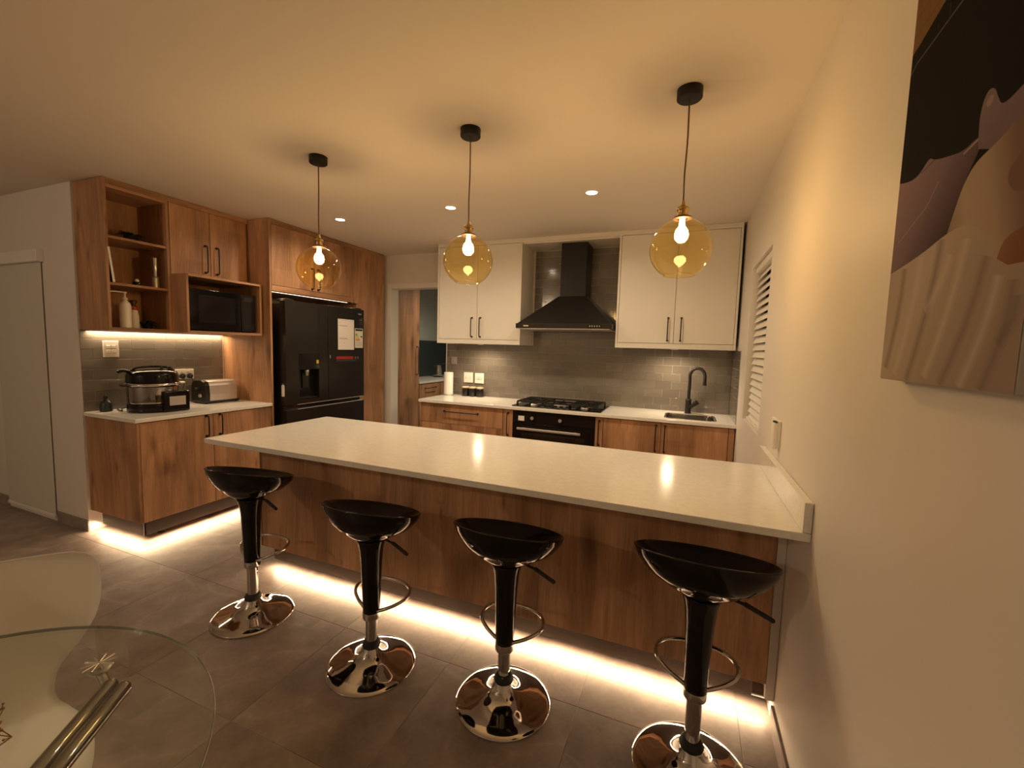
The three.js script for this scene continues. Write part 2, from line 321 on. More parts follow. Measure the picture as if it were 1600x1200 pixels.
// LED strips
const PZ = 2.465, PB = 0.058;                              // island plinth front and underside
stripLight('led_strip', 'warm LED strip glowing under the island plinth behind the stools', [-2.80, PB - 0.002, PZ - 0.012], [-0.014, PB - 0.002, PZ - 0.012], [0, -0.80, 0.60], 0.007, LIGHT.strip.plinth);
stripLight('led_strip', 'warm LED strip glowing under the plinth along the two left base doors', [XF - 0.043, PB - 0.002, 1.64], [XF - 0.043, PB - 0.002, 2.61], [0.60, -0.80, 0], 0.007, LIGHT.strip.plinth);
stripLight('led_strip', 'warm LED strip glowing under the end plinth of the left base cupboard', [WL + 0.02, PB - 0.002, 2.609], [XF - 0.05, PB - 0.002, 2.609], [0, -0.80, 0.60], 0.007, LIGHT.strip.plinth);
stripLight('led_strip', 'bright LED strip under the open oak shelf unit above the worktop', [WL + 0.026, 1.493, 1.64], [WL + 0.026, 1.493, 2.62], [-0.1, -1, 0], 0.010, LIGHT.strip.cupboard);
stripLight('led_strip', 'thin LED strip above the black fridge under the oak doors', [XF - 0.03, 1.897, 0.64], [XF - 0.03, 1.897, 1.58], [0.15, -1, 0], 0.010, LIGHT.strip.fridge);

// ------------------------------------------------------------------ wall tiles
function tileRun(wall, region) {
  // region: list of {axis, at, u0,u1, y0,y1}: tiles in a plane; axis 'z' = back wall (u is x), 'x' = side wall (u is z)
  const th = 0.007, tw = 0.156, hh = 0.077, gap = 0.002;
  for (const R of region) {
    const s = R.dir, mk = (a, b, y0, y1, w0, w1, r) => R.axis === 'z' ? bx(a, b, y0, y1, R.at + w0, R.at + w1, r) : bx(R.at + Math.min(s * w0, s * w1), R.at + Math.max(s * w0, s * w1), y0, y1, a, b, r);
    struct('grout', mk(R.u0, R.u1, R.y0, R.y1, 0, 0.005, 0), M.grout, wall);
    let row = R.row0 || 0;
    for (let y = R.yTop ?? R.y1; y > R.y0 + 0.004; y -= hh, row++) {
      const ya = Math.max(R.y0, y - hh) + gap / 2, yb = Math.min(R.y1, y) - gap / 2;
      const off = (row % 2 ? 0.5 : 0) * tw + hash(row, 5, 77) * 0.012;
      for (let u = R.u0 - tw + ((R.o || 0) + off) % tw; u < R.u1; u += tw) {
        const a = Math.max(R.u0, u) + gap / 2, b = Math.min(R.u1, u + tw) - gap / 2;
        if (b - a < 0.006 || yb - ya < 0.006) continue;
        const lift = rnd() * 0.0008;
        struct('tile', mk(a, b, ya, yb, 0.003, th + lift, 0.0014), tileGlaze[Math.floor(rnd() * 4)], wall);
      }
    }
  }
}
const N0 = -1.945, N1 = -1.01;
tileRun(wallBack, [
  { axis: 'z', at: 0, dir: 1, u0: -2.985, u1: -0.008, y0: 0.9, y1: 1.485, o: 0.12 },
  { axis: 'z', at: 0, dir: 1, u0: N0 + 0.018, u1: N1 - 0.018, y0: 1.485, y1: 2.47, yTop: 1.485 + 0.077 * 13, row0: 1, o: 0.12 }]);
tileRun(wallRight, [
  { axis: 'x', at: 0, dir: -1, u0: 0.006, u1: 0.60, y0: 0.9, y1: 1.485, o: 0.05 }]);
tileRun(wallLeft, [
  { axis: 'x', at: WL, dir: 1, u0: 1.632, u1: ZW - 0.004, y0: 0.9, y1: 1.50, yTop: 1.515, o: 0.17 }]);

// ------------------------------------------------------------------ cabinets
function barHandle(parent, a, b, n, r = 0.0052, off = 0.032) { // bow handle between two world points, standing off along n
  const A = V(...a), B = V(...b), N = V(...n), d = B.clone().sub(A).normalize();
  const P = [A.clone(), A.clone().addScaledVector(N, off * 0.55), A.clone().addScaledVector(N, off * 0.93).addScaledVector(d, 0.004), A.clone().addScaledVector(N, off).addScaledVector(d, 0.016), B.clone().addScaledVector(N, off).addScaledVector(d, -0.016), B.clone().addScaledVector(N, off * 0.93).addScaledVector(d, -0.004), B.clone().addScaledVector(N, off * 0.55), B.clone()];
  const g = new THREE.TubeGeometry(new THREE.CatmullRomCurve3(P, false, 'centripetal'), 40, r, 8);
  const feet = [A, B].map(p => { const c = new THREE.CylinderGeometry(r * 1.7, r * 1.9, 0.008, 12); c.applyQuaternion(new THREE.Quaternion().setFromUnitVectors(V(0, 1, 0), N)); return c.translate(p.x + N.x * 0.004, p.y + N.y * 0.004, p.z + N.z * 0.004); });
  return part(parent, 'handle', merge([g, ...feet]), M.blackMetal, 'black bow handle');
}
// left run, base unit
{
  const z0 = 1.618, z1 = 2.652, seam = 2.135, y0 = 0.16;
  const c = thing('base_cabinet', 'oak base cupboard with two doors under the left worktop', 'cabinet', [WL + 0.31, 0, (z0 + z1) / 2]);
  part(c, 'carcass', bx(WL + 0.015, XF - 0.024, y0, 0.868, z0, z1 - 0.020, 0.001), M.woodB);
  part(c, 'end_panel', wb(WL + 0.004, XF - 0.002, y0, 0.869, z1 - 0.018, z1, 'y'), M.wood);
  let d = part(c, 'door', wb(XF - 0.021, XF - 0.002, y0, 0.866, seam + 0.0018, z1 - 0.020, 'y', 0.0018), M.wood);
  barHandle(d, [XF - 0.002, 0.70, 2.19], [XF - 0.002, 0.86, 2.19], [1, 0, 0]);
  d = part(c, 'door', wb(XF - 0.021, XF - 0.002, y0, 0.866, z0 + 0.002, seam - 0.0018, 'y', 0.0018), M.wood);
  barHandle(d, [XF - 0.002, 0.70, 2.085], [XF - 0.002, 0.86, 2.085], [1, 0, 0]);
  part(c, 'plinth', merge([bx(XF - 0.045, XF - 0.030, PB, y0 - 0.002, z0, z1 - 0.03, 0.001), bx(WL + 0.085, XF - 0.030, PB, y0 - 0.002, z1 - 0.045, z1 - 0.03, 0.001)]), M.plinth, 'dark metal plinth');
  part(c, 'corner_bead', bx(XF - 0.034, XF - 0.027, PB - 0.003, y0 - 0.001, z1 - 0.034, z1 - 0.027, 0.002), M.chrome);
  for (const [x, z] of [[WL + 0.12, z0 + 0.1], [WL + 0.12, z1 - 0.2], [XF - 0.15, z0 + 0.1], [XF - 0.15, z1 - 0.2]]) part(c, 'leg', new THREE.CylinderGeometry(0.018, 0.022, y0, 12).translate(x, y0 / 2, z), M.rubber);
  const w = thing('worktop', 'white quartz worktop carrying the toaster and cooker', 'worktop', [WL + 0.31, 0.87, (z0 + z1) / 2]);
  part(w, 'slab', bx(WL + 0.001, XF + 0.008, 0.872, 0.90, 1.615, 2.662, 0.003, 2), M.quartz);
}
// left run, upper: open shelf unit
{
  const z1 = 2.655, z0 = 2.258, y0 = 1.50, y1 = 2.487, x1 = WL + UD;
  const c = thing('shelf_unit', 'open oak shelf unit of three compartments at the left end', 'shelf', [WL + UD / 2, y0, (z0 + z1) / 2]);
  part(c, 'side_panel', wb(WL + 0.002, x1, y0, H - 0.002, z1 - 0.018, z1, 'y'), M.wood);
  part(c, 'side_panel', wb(WL + 0.002, x1, y0, y1, z0, z0 + 0.018, 'y'), M.wood);
  part(c, 'back_panel', wb(WL + 0.002, WL + 0.010, y0, y1, z0 + 0.018, z1 - 0.018, 'y'), M.wood);
  part(c, 'bottom_panel', wb(WL + 0.010, x1, y0, y0 + 0.022, z0 + 0.018, z1 - 0.018, 'z'), M.wood);
  part(c, 'top_panel', wb(WL + 0.010, x1, y1 - 0.02, y1, z0 + 0.018, z1 - 0.018, 'z'), M.wood);
  part(c, 'filler', wb(x1 - 0.02, x1, y1, H - 0.002, 1.62, z1 - 0.018, 'z'), M.wood);
  for (const y of [1.833, 2.15]) part(c, 'shelf', wb(WL + 0.010, x1 - 0.006, y - 0.018, y, z0 + 0.018, z1 - 0.018, 'z'), M.wood);
}
{ // two-door wall unit above the microwave
  const z0 = 1.632, z1 = 2.256, y0 = 1.952, y1 = 2.485, x1 = WL + UD, s = 1.952;
  const c = thing('wall_cabinet', 'oak wall cupboard with two doors above the microwave', 'cabinet', [WL + UD / 2, y0, (z0 + z1) / 2]);
  part(c, 'carcass', wb(WL + 0.002, x1 - 0.021, y0, y1, z0, z1, 'y'), M.wood);
  let d = part(c, 'door', wb(x1 - 0.019, x1, y0, y1, s + 0.0018, z1 - 0.002, 'y'), M.wood); barHandle(d, [x1, 2.0, 1.995], [x1, 2.215, 1.995], [1, 0, 0]);
  d = part(c, 'door', wb(x1 - 0.019, x1, y0, y1, z0 + 0.002, s - 0.0018, 'y'), M.wood); barHandle(d, [x1, 2.0, 1.902], [x1, 2.215, 1.902], [1, 0, 0]);
}
{ // microwave box
  const z0 = 1.632, z1 = 2.256, y0 = 1.50, y1 = 1.950, x1 = -3.925;
  const c = thing('microwave_housing', 'oak open box housing the black microwave', 'shelf', [WL + 0.27, y0, (z0 + z1) / 2]);
  part(c, 'side_panel', wb(WL + 0.002, x1, y0, y1, z1 - 0.018, z1, 'y'), M.wood);
  part(c, 'side_panel', wb(WL + 0.002, x1, y0, y1, z0, z0 + 0.018, 'y'), M.wood);
  part(c, 'top_panel', wb(WL + 0.002, x1, y1 - 0.018, y1, z0 + 0.018, z1 - 0.018, 'z'), M.wood);
  part(c, 'bottom_panel', wb(WL + 0.002, x1, y0, y0 + 0.02, z0 + 0.018, z1 - 0.018, 'z'), M.wood);
  part(c, 'back_panel', wb(WL + 0.002, WL + 0.010, y0 + 0.02, y1 - 0.018, z0 + 0.018, z1 - 0.018, 'y'), M.woodB);
  const m = thing('microwave', 'black microwave oven in the oak box', 'microwave', [-4.15, y0 + 0.02, 1.94]);
  const a0 = 1.668, a1 = 2.222, b0 = y0 + 0.028, b1 = 1.852;
  part(m, 'body', bx(-4.42, -3.985, b0, b1, a0, a1, 0.006), M.blackMatt);
  const dr = part(m, 'door', bx(-3.985, -3.957, b0 + 0.003, b1 - 0.003, a0 + 0.135, a1, 0.006, 2), M.blackGloss);
  part(dr, 'window', bx(-3.9575, -3.955, b0 + 0.06, b1 - 0.05, a0 + 0.19, a1 - 0.07, 0.0008), M.jar);
  const cp = part(m, 'control_panel', bx(-3.985, -3.958, b0 + 0.003, b1 - 0.003, a0, a0 + 0.132, 0.006, 2), M.black);
  part(cp, 'door_button', bx(-3.959, -3.955, b0 + 0.02, b0 + 0.055, a0 + 0.02, a0 + 0.112, 0.0015), M.fridge);
  part(cp, 'display', bx(-3.959, -3.9572, b1 - 0.065, b1 - 0.03, a0 + 0.02, a0 + 0.112, 0.0005), M.jar);
  for (const z of [a0 + 0.06, a1 - 0.06]) for (const x of [-4.36, -4.03]) part(m, 'foot', new THREE.CylinderGeometry(0.012, 0.012, 0.008, 12).translate(x, b0 - 0.004, z), M.rubber);
}
// tall oak unit round the fridge
{
  const zl = 1.614, zr = 0.06;
  const c = thing('tall_cabinet', 'tall oak housing round the fridge with cupboard doors above it', 'cabinet', [-4.15, 0, 0.84]);
  part(c, 'side_panel', wb(WL + 0.002, XF, 0, H - 0.002, zl - 0.02, zl, 'y'), M.wood);
  part(c, 'filler', wb(XF - 0.02, XF, 2.487, H - 0.002, zr, zl - 0.02, 'z'), M.wood);
  part(c, 'upper_box', wb(WL + 0.002, XF - 0.021, 1.90, 2.487, 0.62, zl - 0.022, 'y'), M.wood);
  part(c, 'rail', wb(XF - 0.018, XF, 1.905, 1.955, 0.622, zl - 0.022, 'z'), M.wood);
  let d = part(c, 'door', wb(XF - 0.019, XF, 1.958, 2.484, 1.116, zl - 0.023, 'y'), M.wood); barHandle(d, [XF, 1.975, 1.15], [XF, 2.17, 1.15], [1, 0, 0]);
  d = part(c, 'door', wb(XF - 0.019, XF, 1.958, 2.484, 0.622, 1.112, 'y'), M.wood); barHandle(d, [XF, 1.975, 1.075], [XF, 2.17, 1.075], [1, 0, 0]);
  part(c, 'side_panel', wb(WL + 0.002, XF - 0.01, 0, 2.487, 0.50, 0.52, 'y'), M.wood);
  part(c, 'upper_panel', wb(XF - 0.02, XF, 1.90, 2.486, 0.50, 0.618, 'y'), M.wood);
  part(c, 'end_panel', wb(XF - 0.02, XF, 0.0, 2.486, zr, 0.498, 'y'), M.wood);
  part(c, 'end_panel', wb(WL + 0.002, XF - 0.021, 0.0, 2.486, zr, zr + 0.02, 'y'), M.wood);
}
// ------------------------------------------------------------------ fridge
{
  const x0 = WL + 0.03, xb = -3.815, xf = -3.74, z0 = 0.532, z1 = 1.548, s = 1.052, yT = 1.825;
  const f = thing('fridge', 'black french door fridge with a water dispenser and papers stuck to it', 'fridge', [-4.1, 0, (z0 + z1) / 2]);
  part(f, 'body', bx(x0, xb, 0.03, 1.80, z0 + 0.006, z1 - 0.006, 0.004), M.fridgeDark);
  const dl = new THREE.Group(); dl.name = 'door'; dl.position.set(0, 0, 0); f.add(dl);
  // left door with a recess for the dispenser: frame of four pieces
  const gz0 = 1.172, gz1 = 1.405, gy0 = 0.915, gy1 = 1.345, D = (a, b, c, d) => bx(xb + 0.004, xf, a, b, c, d, 0.004, 2);
  part(dl, 'door_skin', merge([D(0.872, yT, s + 0.003, gz0), D(0.872, yT, gz1, z1), bx(xb + 0.004, xf, gy1, yT, gz0 - 0.006, gz1 + 0.006, 0), bx(xb + 0.004, xf, 0.872, gy0, gz0 - 0.006, gz1 + 0.006, 0)]), M.fridge);
  part(dl, 'dispenser_recess', bx(xb + 0.004, xb + 0.012, gy0, gy1, gz0, gz1, 0), M.black);
  part(dl, 'dispenser_panel', bx(xb + 0.014, xf + 0.003, gy1 - 0.15, gy1 + 0.004, gz0 - 0.004, gz1 + 0.004, 0.004, 2), M.blackGloss);
  part(dl, 'spout', lathe([[0, 0.0], [0.016, 0.0], [0.022, 0.04], [0.03, 0.06], [0, 0.06]], xf - 0.035, gy1 - 0.21, 1.29, 20), M.steelSoft);
  part(dl, 'paddle', bx(xb + 0.014, xb + 0.026, gy1 - 0.33, gy1 - 0.18, 1.255, 1.325, 0.006, 2), M.fridge);
  part(dl, 'drip_tray', bx(xb + 0.01, xf - 0.004, gy0 + 0.002, gy0 + 0.014, gz0 + 0.01, gz1 - 0.01, 0.003), M.fridgeDark);
  part(dl, 'indicator_sticker', bx(xf + 0.002, xf + 0.0038, 1.25, 1.285, 1.178, 1.205, 0.0005), std({ color: rgb(0.65, 0.45, 0.05), roughness: 0.5 }), 'small yellow sticker');
  const dr = part(f, 'door', bx(xb + 0.004, xf, 0.872, yT, z0, s - 0.003, 0.005, 2), M.fridge);
  part(dr, 'lock_badge', bx(xf, xf + 0.002, 1.30, 1.33, 1.022, 1.032, 0.0005), M.steelSoft);
  part(dr, 'maker_badge', bx(xf, xf + 0.0015, 1.768, 1.782, 0.575, 0.625, 0.0005), M.steelSoft);
  const redT = canvasTex(256, 64, (g, w, h) => { g.fillStyle = '#1a1413'; g.fillRect(0, 0, w, h); g.fillStyle = '#a02418'; g.fillRect(6, 8, 176, 24); g.fillStyle = '#6b625c'; g.font = 'bold 16px sans-serif'; g.fillRect(6, 42, 200, 3); g.fillRect(200, 10, 14, 20); g.fillRect(226, 10, 14, 20); });
  const flat = (y0, y1, a, b, tex, th = 0.0009) => { const g = new THREE.BoxGeometry(th, y1 - y0, b - a); return [g.translate(xf + th / 2 + 0.0006, (y0 + y1) / 2, (a + b) / 2), std({ map: tex, roughness: 0.85 })]; };
  part(dr, 'feature_sticker', ...flat(1.25, 1.325, 0.60, 0.955, redT));
  const engT = canvasTex(128, 224, (g, w, h) => {
    g.fillStyle = '#d9d6c4'; g.fillRect(0, 0, w, h); g.fillStyle = '#20242e'; g.fillRect(8, 6, 112, 22);
    ['#2f7d3a', '#62a03c', '#b8bb3a', '#d8b636', '#d98a34', '#c9562f'].forEach((c, i) => { g.fillStyle = c; g.fillRect(10, 60 + i * 14, 26 + i * 9, 10); });
    g.fillStyle = '#111'; g.fillRect(92, 86, 26, 16); g.fillStyle = '#777'; for (let i = 0; i < 4; i++) g.fillRect(12, 158 + i * 14, 100, 3);
  });
  part(dr, 'energy_label', ...flat(1.408, 1.618, 0.552, 0.676, engT), 'energy rating label with coloured bars');
  const glT = canvasTex(64, 96, (g, w, h) => { g.fillStyle = '#14110f'; g.fillRect(0, 0, w, h); g.strokeStyle = '#4e4843'; g.lineWidth = 3; g.strokeRect(4, 4, w - 8, h - 8); g.fillStyle = '#4e4843'; g.fillRect(14, 14, 36, 20); g.fillRect(14, 46, 36, 6); g.fillRect(14, 62, 36, 6); });
  part(dr, 'feature_sticker', ...flat(1.63, 1.74, 0.552, 0.612, glT));
  for (const [a, b] of [[0.46, 0.828], [0.05, 0.452]]) {
    const dw = part(f, 'drawer', bx(xb + 0.004, xf, a, b, z0, z1, 0.005, 2), M.fridge);
    if (a > 0.4) part(dw, 'grip_edge', bx(xf - 0.012, xf + 0.001, b - 0.004, b + 0.003, z0 + 0.02, z1 - 0.12, 0.002), M.steelSoft);
  }
  part(f, 'grip_recess', bx(xb, xb + 0.02, 0.826, 0.874, z0 + 0.01, z1 - 0.01, 0), M.jar);
  part(f, 'trim_strip', bx(xf - 0.010, xf + 0.001, 0.868, 0.874, z0 + 0.02, z1 - 0.12, 0.002), M.steelSoft);
  part(f, 'hinge_cover', bx(xb - 0.06, xf - 0.02, yT, yT + 0.016, z1 - 0.11, z1 - 0.02, 0.005, 2), M.fridgeDark);
  part(f, 'hinge_cover', bx(xb - 0.06, xf - 0.02, yT, yT + 0.016, z0 + 0.02, z0 + 0.11, 0.005, 2), M.fridgeDark);
  for (const z of [z0 + 0.08, z1 - 0.08]) part(f, 'foot', new THREE.CylinderGeometry(0.02, 0.02, 0.05, 14).translate(-3.9, 0.025, z), M.rubber);
  const papT = canvasTex(256, 352, (g, w, h) => {
    g.fillStyle = '#e2dcd6'; g.fillRect(0, 0, w, h); g.fillStyle = '#c9c2bd'; g.fillRect(12, 10, 232, 4);
    g.fillStyle = '#3b3f86'; for (let i = 0; i < 14; i++) g.fillRect(22 + i * 9, 72 + (i * 7 % 5), 7, 5); g.fillStyle = '#6a6470'; g.fillRect(20, 40, 20, 3); g.fillRect(20, 226, 140, 3); for (let i = 0; i < 12; i++) g.fillRect(24 + i * 10, 214 + (i * 3 % 4), 7, 4); g.fillRect(90, 270, 14, 3);
  });
  const pg = new THREE.BoxGeometry(0.0008, 0.318, 0.232).translate(xf + 0.0012, 1.546, 0.806);
  solo('paper_sheet', 'white paper sheet with handwriting stuck on the right fridge door', 'paper', pg, std({ map: papT, roughness: 0.9 }), [xf + 0.0012, 1.387, 0.806]);
  const mg = thing('fridge_clip', 'small white magnetic clip on the side of the fridge', 'magnet', [-3.775, 0.955, z1]);
  part(mg, 'clip', bx(-3.79, -3.762, 0.955, 1.06, z1, z1 + 0.012, 0.004, 2), M.plastic); part(mg, 'eye', new THREE.TorusGeometry(0.006, 0.002, 8, 16).translate(-3.776, 1.066, z1 + 0.006), M.steelSoft);
}
// ------------------------------------------------------------------ back run: wall cupboards
const UB = 1.487, UT = 2.487;
function whiteCab(label, x0, x1, seam, hl, hr) {
  const c = thing('wall_cabinet', label, 'cabinet', [(x0 + x1) / 2, UB, UD / 2]);
  const fz = UD - 0.006;
  part(c, 'carcass', bx(x0 + 0.018, x1 - 0.018, UB + 0.02, UT, 0.009, fz - 0.024, 0.001), M.white);
  part(c, 'side_panel', bx(x0, x0 + 0.018, UB, UT, 0.009, UD, 0.0015), M.white);
  part(c, 'side_panel', bx(x1 - 0.018, x1, UB, UT, 0.009, UD, 0.0015), M.white);
  part(c, 'bottom_rail', bx(x0 + 0.018, x1 - 0.018, UB, UB + 0.045, UD - 0.026, UD - 0.004, 0.0015), M.white);
  part(c, 'bottom_panel', bx(x0 + 0.018, x1 - 0.018, UB + 0.004, UB + 0.02, 0.009, UD - 0.026, 0.001), M.white);
  let d = part(c, 'door', bx(x0 + 0.020, seam - 0.0016, UB + 0.048, UT - 0.002, fz - 0.020, fz, 0.0018), M.white); barHandle(d, [hl, 1.56, fz], [hl, 1.755, fz], [0, 0, 1]);
  d = part(c, 'door', bx(seam + 0.0016, x1 - 0.020, UB + 0.048, UT - 0.002, fz - 0.020, fz, 0.0018), M.white); barHandle(d, [hr, 1.56, fz], [hr, 1.755, fz], [0, 0, 1]);
}
whiteCab('white two door wall cupboard left of the extractor hood', -2.90, N0, -2.43, -2.484, -2.388);
whiteCab('white two door wall cupboard above the sink', N1, -0.022, -0.512, -0.562, -0.455);
{
  const c = thing('bulkhead', 'white filler board along the ceiling above the hood and wall cupboards', 'panel', [-1.46, UT, UD / 2]);
  part(c, 'fascia', bx(-2.90, -0.022, UT + 0.001, H - 0.001, UD - 0.022, UD - 0.004, 0.001), M.white);
  part(c, 'soffit', bx(N0 + 0.001, N1 - 0.001, UT - 0.012, UT + 0.006, 0.009, UD - 0.022, 0.001), M.white);
}
{ // extractor hood
  const x0 = -1.94, x1 = -1.025, cx = -1.445, y0 = 1.648, y1 = 1.695, zf = 0.50, yc = 1.965;
  const h = thing('extractor_hood', 'black pyramid extractor hood between the white cupboards', 'hood', [cx, y0, 0.25]);
  part(h, 'rim', bx(x0, x1, y0, y1, 0.012, zf, 0.003, 2), M.hood);
  const a = [[x0 + 0.012, y1, 0.012], [x1 - 0.012, y1, 0.012], [x1 - 0.012, y1, zf - 0.012], [x0 + 0.012, y1, zf - 0.012]], b = [[cx - 0.135, yc, 0.03], [cx + 0.135, yc, 0.03], [cx + 0.135, yc, 0.30], [cx - 0.135, yc, 0.30]];
  const pos = []; const quad = (p, q, r, s) => pos.push(...p, ...q, ...r, ...p, ...r, ...s);
  for (let i = 0; i < 4; i++) { const j = (i + 1) % 4; quad(a[j], a[i], b[i], b[j]); } quad(b[3], b[2], b[1], b[0]); quad(a[0], a[1], a[2], a[3]);
  const g = new THREE.BufferGeometry(); g.setAttribute('position', new THREE.Float32BufferAttribute(pos, 3)); g.computeVertexNormals(); uvBox(g);
  part(h, 'canopy', g, M.hood);
  part(h, 'chimney', bx(cx - 0.125, cx + 0.125, yc, UT - 0.014, 0.035, 0.285, 0.003, 2), M.hood);
  part(h, 'glass_edge', bx(x0 + 0.02, x1 - 0.02, y0 - 0.006, y0, 0.03, zf - 0.004, 0.001), M.steelSoft);
  const bt = part(h, 'control_strip', bx(-1.24, -1.11, y0 + 0.012, y1 - 0.012, zf - 0.001, zf + 0.002, 0.0005), M.black);
  for (let i = 0; i < 5; i++) part(bt, 'button', new THREE.CylinderGeometry(0.005, 0.005, 0.004, 12).rotateX(Math.PI / 2).translate(-1.22 + i * 0.022, (y0 + y1) / 2, zf + 0.003), M.steelSoft);
  part(h, 'maker_badge', bx(-1.86, -1.81, y0 + 0.018, y1 - 0.018, zf - 0.001, zf + 0.0015, 0.0005), M.steelSoft);
}
// ------------------------------------------------------------------ back run: base
const BZ = 0.60, BY0 = 0.15;
function baseCab(label, x0, x1, build, top = 0.868) {
  const c = thing('base_cabinet', label, 'cabinet', [(x0 + x1) / 2, 0, 0.3]);
  part(c, 'carcass', bx(x0 + 0.001, x1 - 0.001, BY0, top, 0.02, BZ - 0.022, 0.001), M.woodB);
  part(c, 'plinth', bx(x0 + 0.001, x1 - 0.001, 0.0, BY0 - 0.001, 0.05, BZ - 0.06, 0.001), M.plinth);
  build(c);
}
const frontZ = (a, b, y0, y1) => wb(a + 0.0016, b - 0.0016, y0 + 0.0016, y1 - 0.0016, BZ - 0.020, BZ, 'y', 0.0018);
baseCab('oak drawer unit at the doorway end of the back run', -2.945, -2.005, c => {
  part(c, 'end_panel', wb(-2.945, -2.928, BY0, 0.868, 0.02, BZ, 'y'), M.wood);
  for (const [y0, y1] of [[0.668, 0.866], [0.41, 0.668], [BY0, 0.41]]) {
    const d = part(c, 'drawer', frontZ(-2.926, -2.006, y0, y1), M.wood); const hy = y1 - 0.07;
    barHandle(d, [-2.655, hy, BZ], [-2.275, hy, BZ], [0, 0, 1]);
  }
});
baseCab('narrow oak pull-out left of the oven', -2.003, -1.902, c => { const d = part(c, 'door', frontZ(-2.003, -1.902, BY0, 0.866), M.wood); barHandle(d, [-1.95, 0.62, BZ], [-1.95, 0.835, BZ], [0, 0, 1]); });
baseCab('narrow oak pull-out right of the oven', -1.113, -1.045, c => { const d = part(c, 'door', frontZ(-1.113, -1.045, BY0, 0.866), M.wood); barHandle(d, [-1.078, 0.62, BZ], [-1.078, 0.835, BZ], [0, 0, 1]); });
baseCab('oak two door base cupboard under the sink', -1.043, -0.006, c => {
  let d = part(c, 'door', frontZ(-1.043, -0.56, BY0, 0.866), M.wood); barHandle(d, [-0.60, 0.62, BZ], [-0.60, 0.84, BZ], [0, 0, 1]);
  d = part(c, 'door', frontZ(-0.56, -0.05, BY0, 0.866), M.wood); barHandle(d, [-0.528, 0.62, BZ], [-0.528, 0.84, BZ], [0, 0, 1]);
  part(c, 'filler', frontZ(-0.05, -0.006, BY0, 0.866), M.woodB);
}, 0.72);
{ // oven
  const x0 = -1.90, x1 = -1.115;
  const o = thing('oven', 'black built-in oven with a steel bar handle under the hob', 'oven', [(x0 + x1) / 2, 0, 0.3]);
  part(o, 'body', bx(x0, x1, 0.27, 0.866, 0.06, BZ - 0.022, 0.001), M.blackMatt);
  const p = part(o, 'control_panel', bx(x0 + 0.003, x1 - 0.003, 0.755, 0.862, BZ - 0.022, BZ, 0.003), M.black);
  for (const x of [-1.70, -1.43]) {
    const k = part(p, 'knob', new THREE.CylinderGeometry(0.021, 0.024, 0.024, 28).rotateX(Math.PI / 2).translate(x, 0.806, BZ + 0.012), M.black);
    part(k, 'knob_cap', new THREE.CylinderGeometry(0.015, 0.017, 0.006, 28).rotateX(Math.PI / 2).translate(x, 0.806, BZ + 0.026), M.steelSoft);
  }
  part(p, 'sticker', bx(-1.845, -1.785, 0.772, 0.818, BZ, BZ + 0.001, 0), M.paper, 'small pale sticker');
  const d = part(o, 'door', bx(x0 + 0.003, x1 - 0.003, 0.275, 0.750, BZ - 0.022, BZ, 0.003), M.blackGloss);
  part(d, 'window', bx(x0 + 0.09, x1 - 0.09, 0.36, 0.66, BZ - 0.001, BZ + 0.001, 0.0005), M.jar);
  part(d, 'handle', merge([bx(-1.845, -1.235, 0.690, 0.712, BZ + 0.030, BZ + 0.044, 0.005, 2), bx(-1.80, -1.78, 0.694, 0.708, BZ - 0.001, BZ + 0.034, 0.002), bx(-1.30, -1.28, 0.694, 0.708, BZ - 0.001, BZ + 0.034, 0.002)]), M.steelSoft, 'brushed steel bar handle');
  part(o, 'plinth', bx(x0, x1, 0, 0.148, 0.05, BZ - 0.06, 0.001), M.plinth);
  part(o, 'warming_drawer', wb(x0 + 0.003, x1 - 0.003, 0.152, 0.268, BZ - 0.02, BZ, 'x'), M.wood);
}
const SX0 = -0.535, SX1 = -0.145, SZ0 = 0.19, SZ1 = 0.52;
{ // back worktop with a hole for the sink
  const w = thing('worktop', 'white quartz worktop holding the hob and sink', 'worktop', [-1.48, 0.872, 0.31]);
  const s = new THREE.Shape([[-2.955, -0.003], [-0.001, -0.003], [-0.001, -0.622], [-2.955, -0.622]].map(p => new THREE.Vector2(...p)));
  const hole = new THREE.Path(), r = 0.05; hole.moveTo(SX0 + r, -SZ0); hole.absarc(SX0 + r, -SZ0 - r, r, Math.PI / 2, Math.PI); hole.absarc(SX0 + r, -SZ1 + r, r, Math.PI, 1.5 * Math.PI); hole.absarc(SX1 - r, -SZ1 + r, r, 1.5 * Math.PI, 2 * Math.PI); hole.absarc(SX1 - r, -SZ0 - r, r, 0, Math.PI / 2); s.holes.push(hole);
  const g = new THREE.ExtrudeGeometry(s, { depth: 0.024, bevelEnabled: true, bevelSize: 0.002, bevelThickness: 0.002, bevelSegments: 2, bevelOffset: -0.002, curveSegments: 8 }); g.rotateX(-Math.PI / 2).translate(0, 0.874, 0);
  part(w, 'slab', uvBox(g), M.quartz);
}
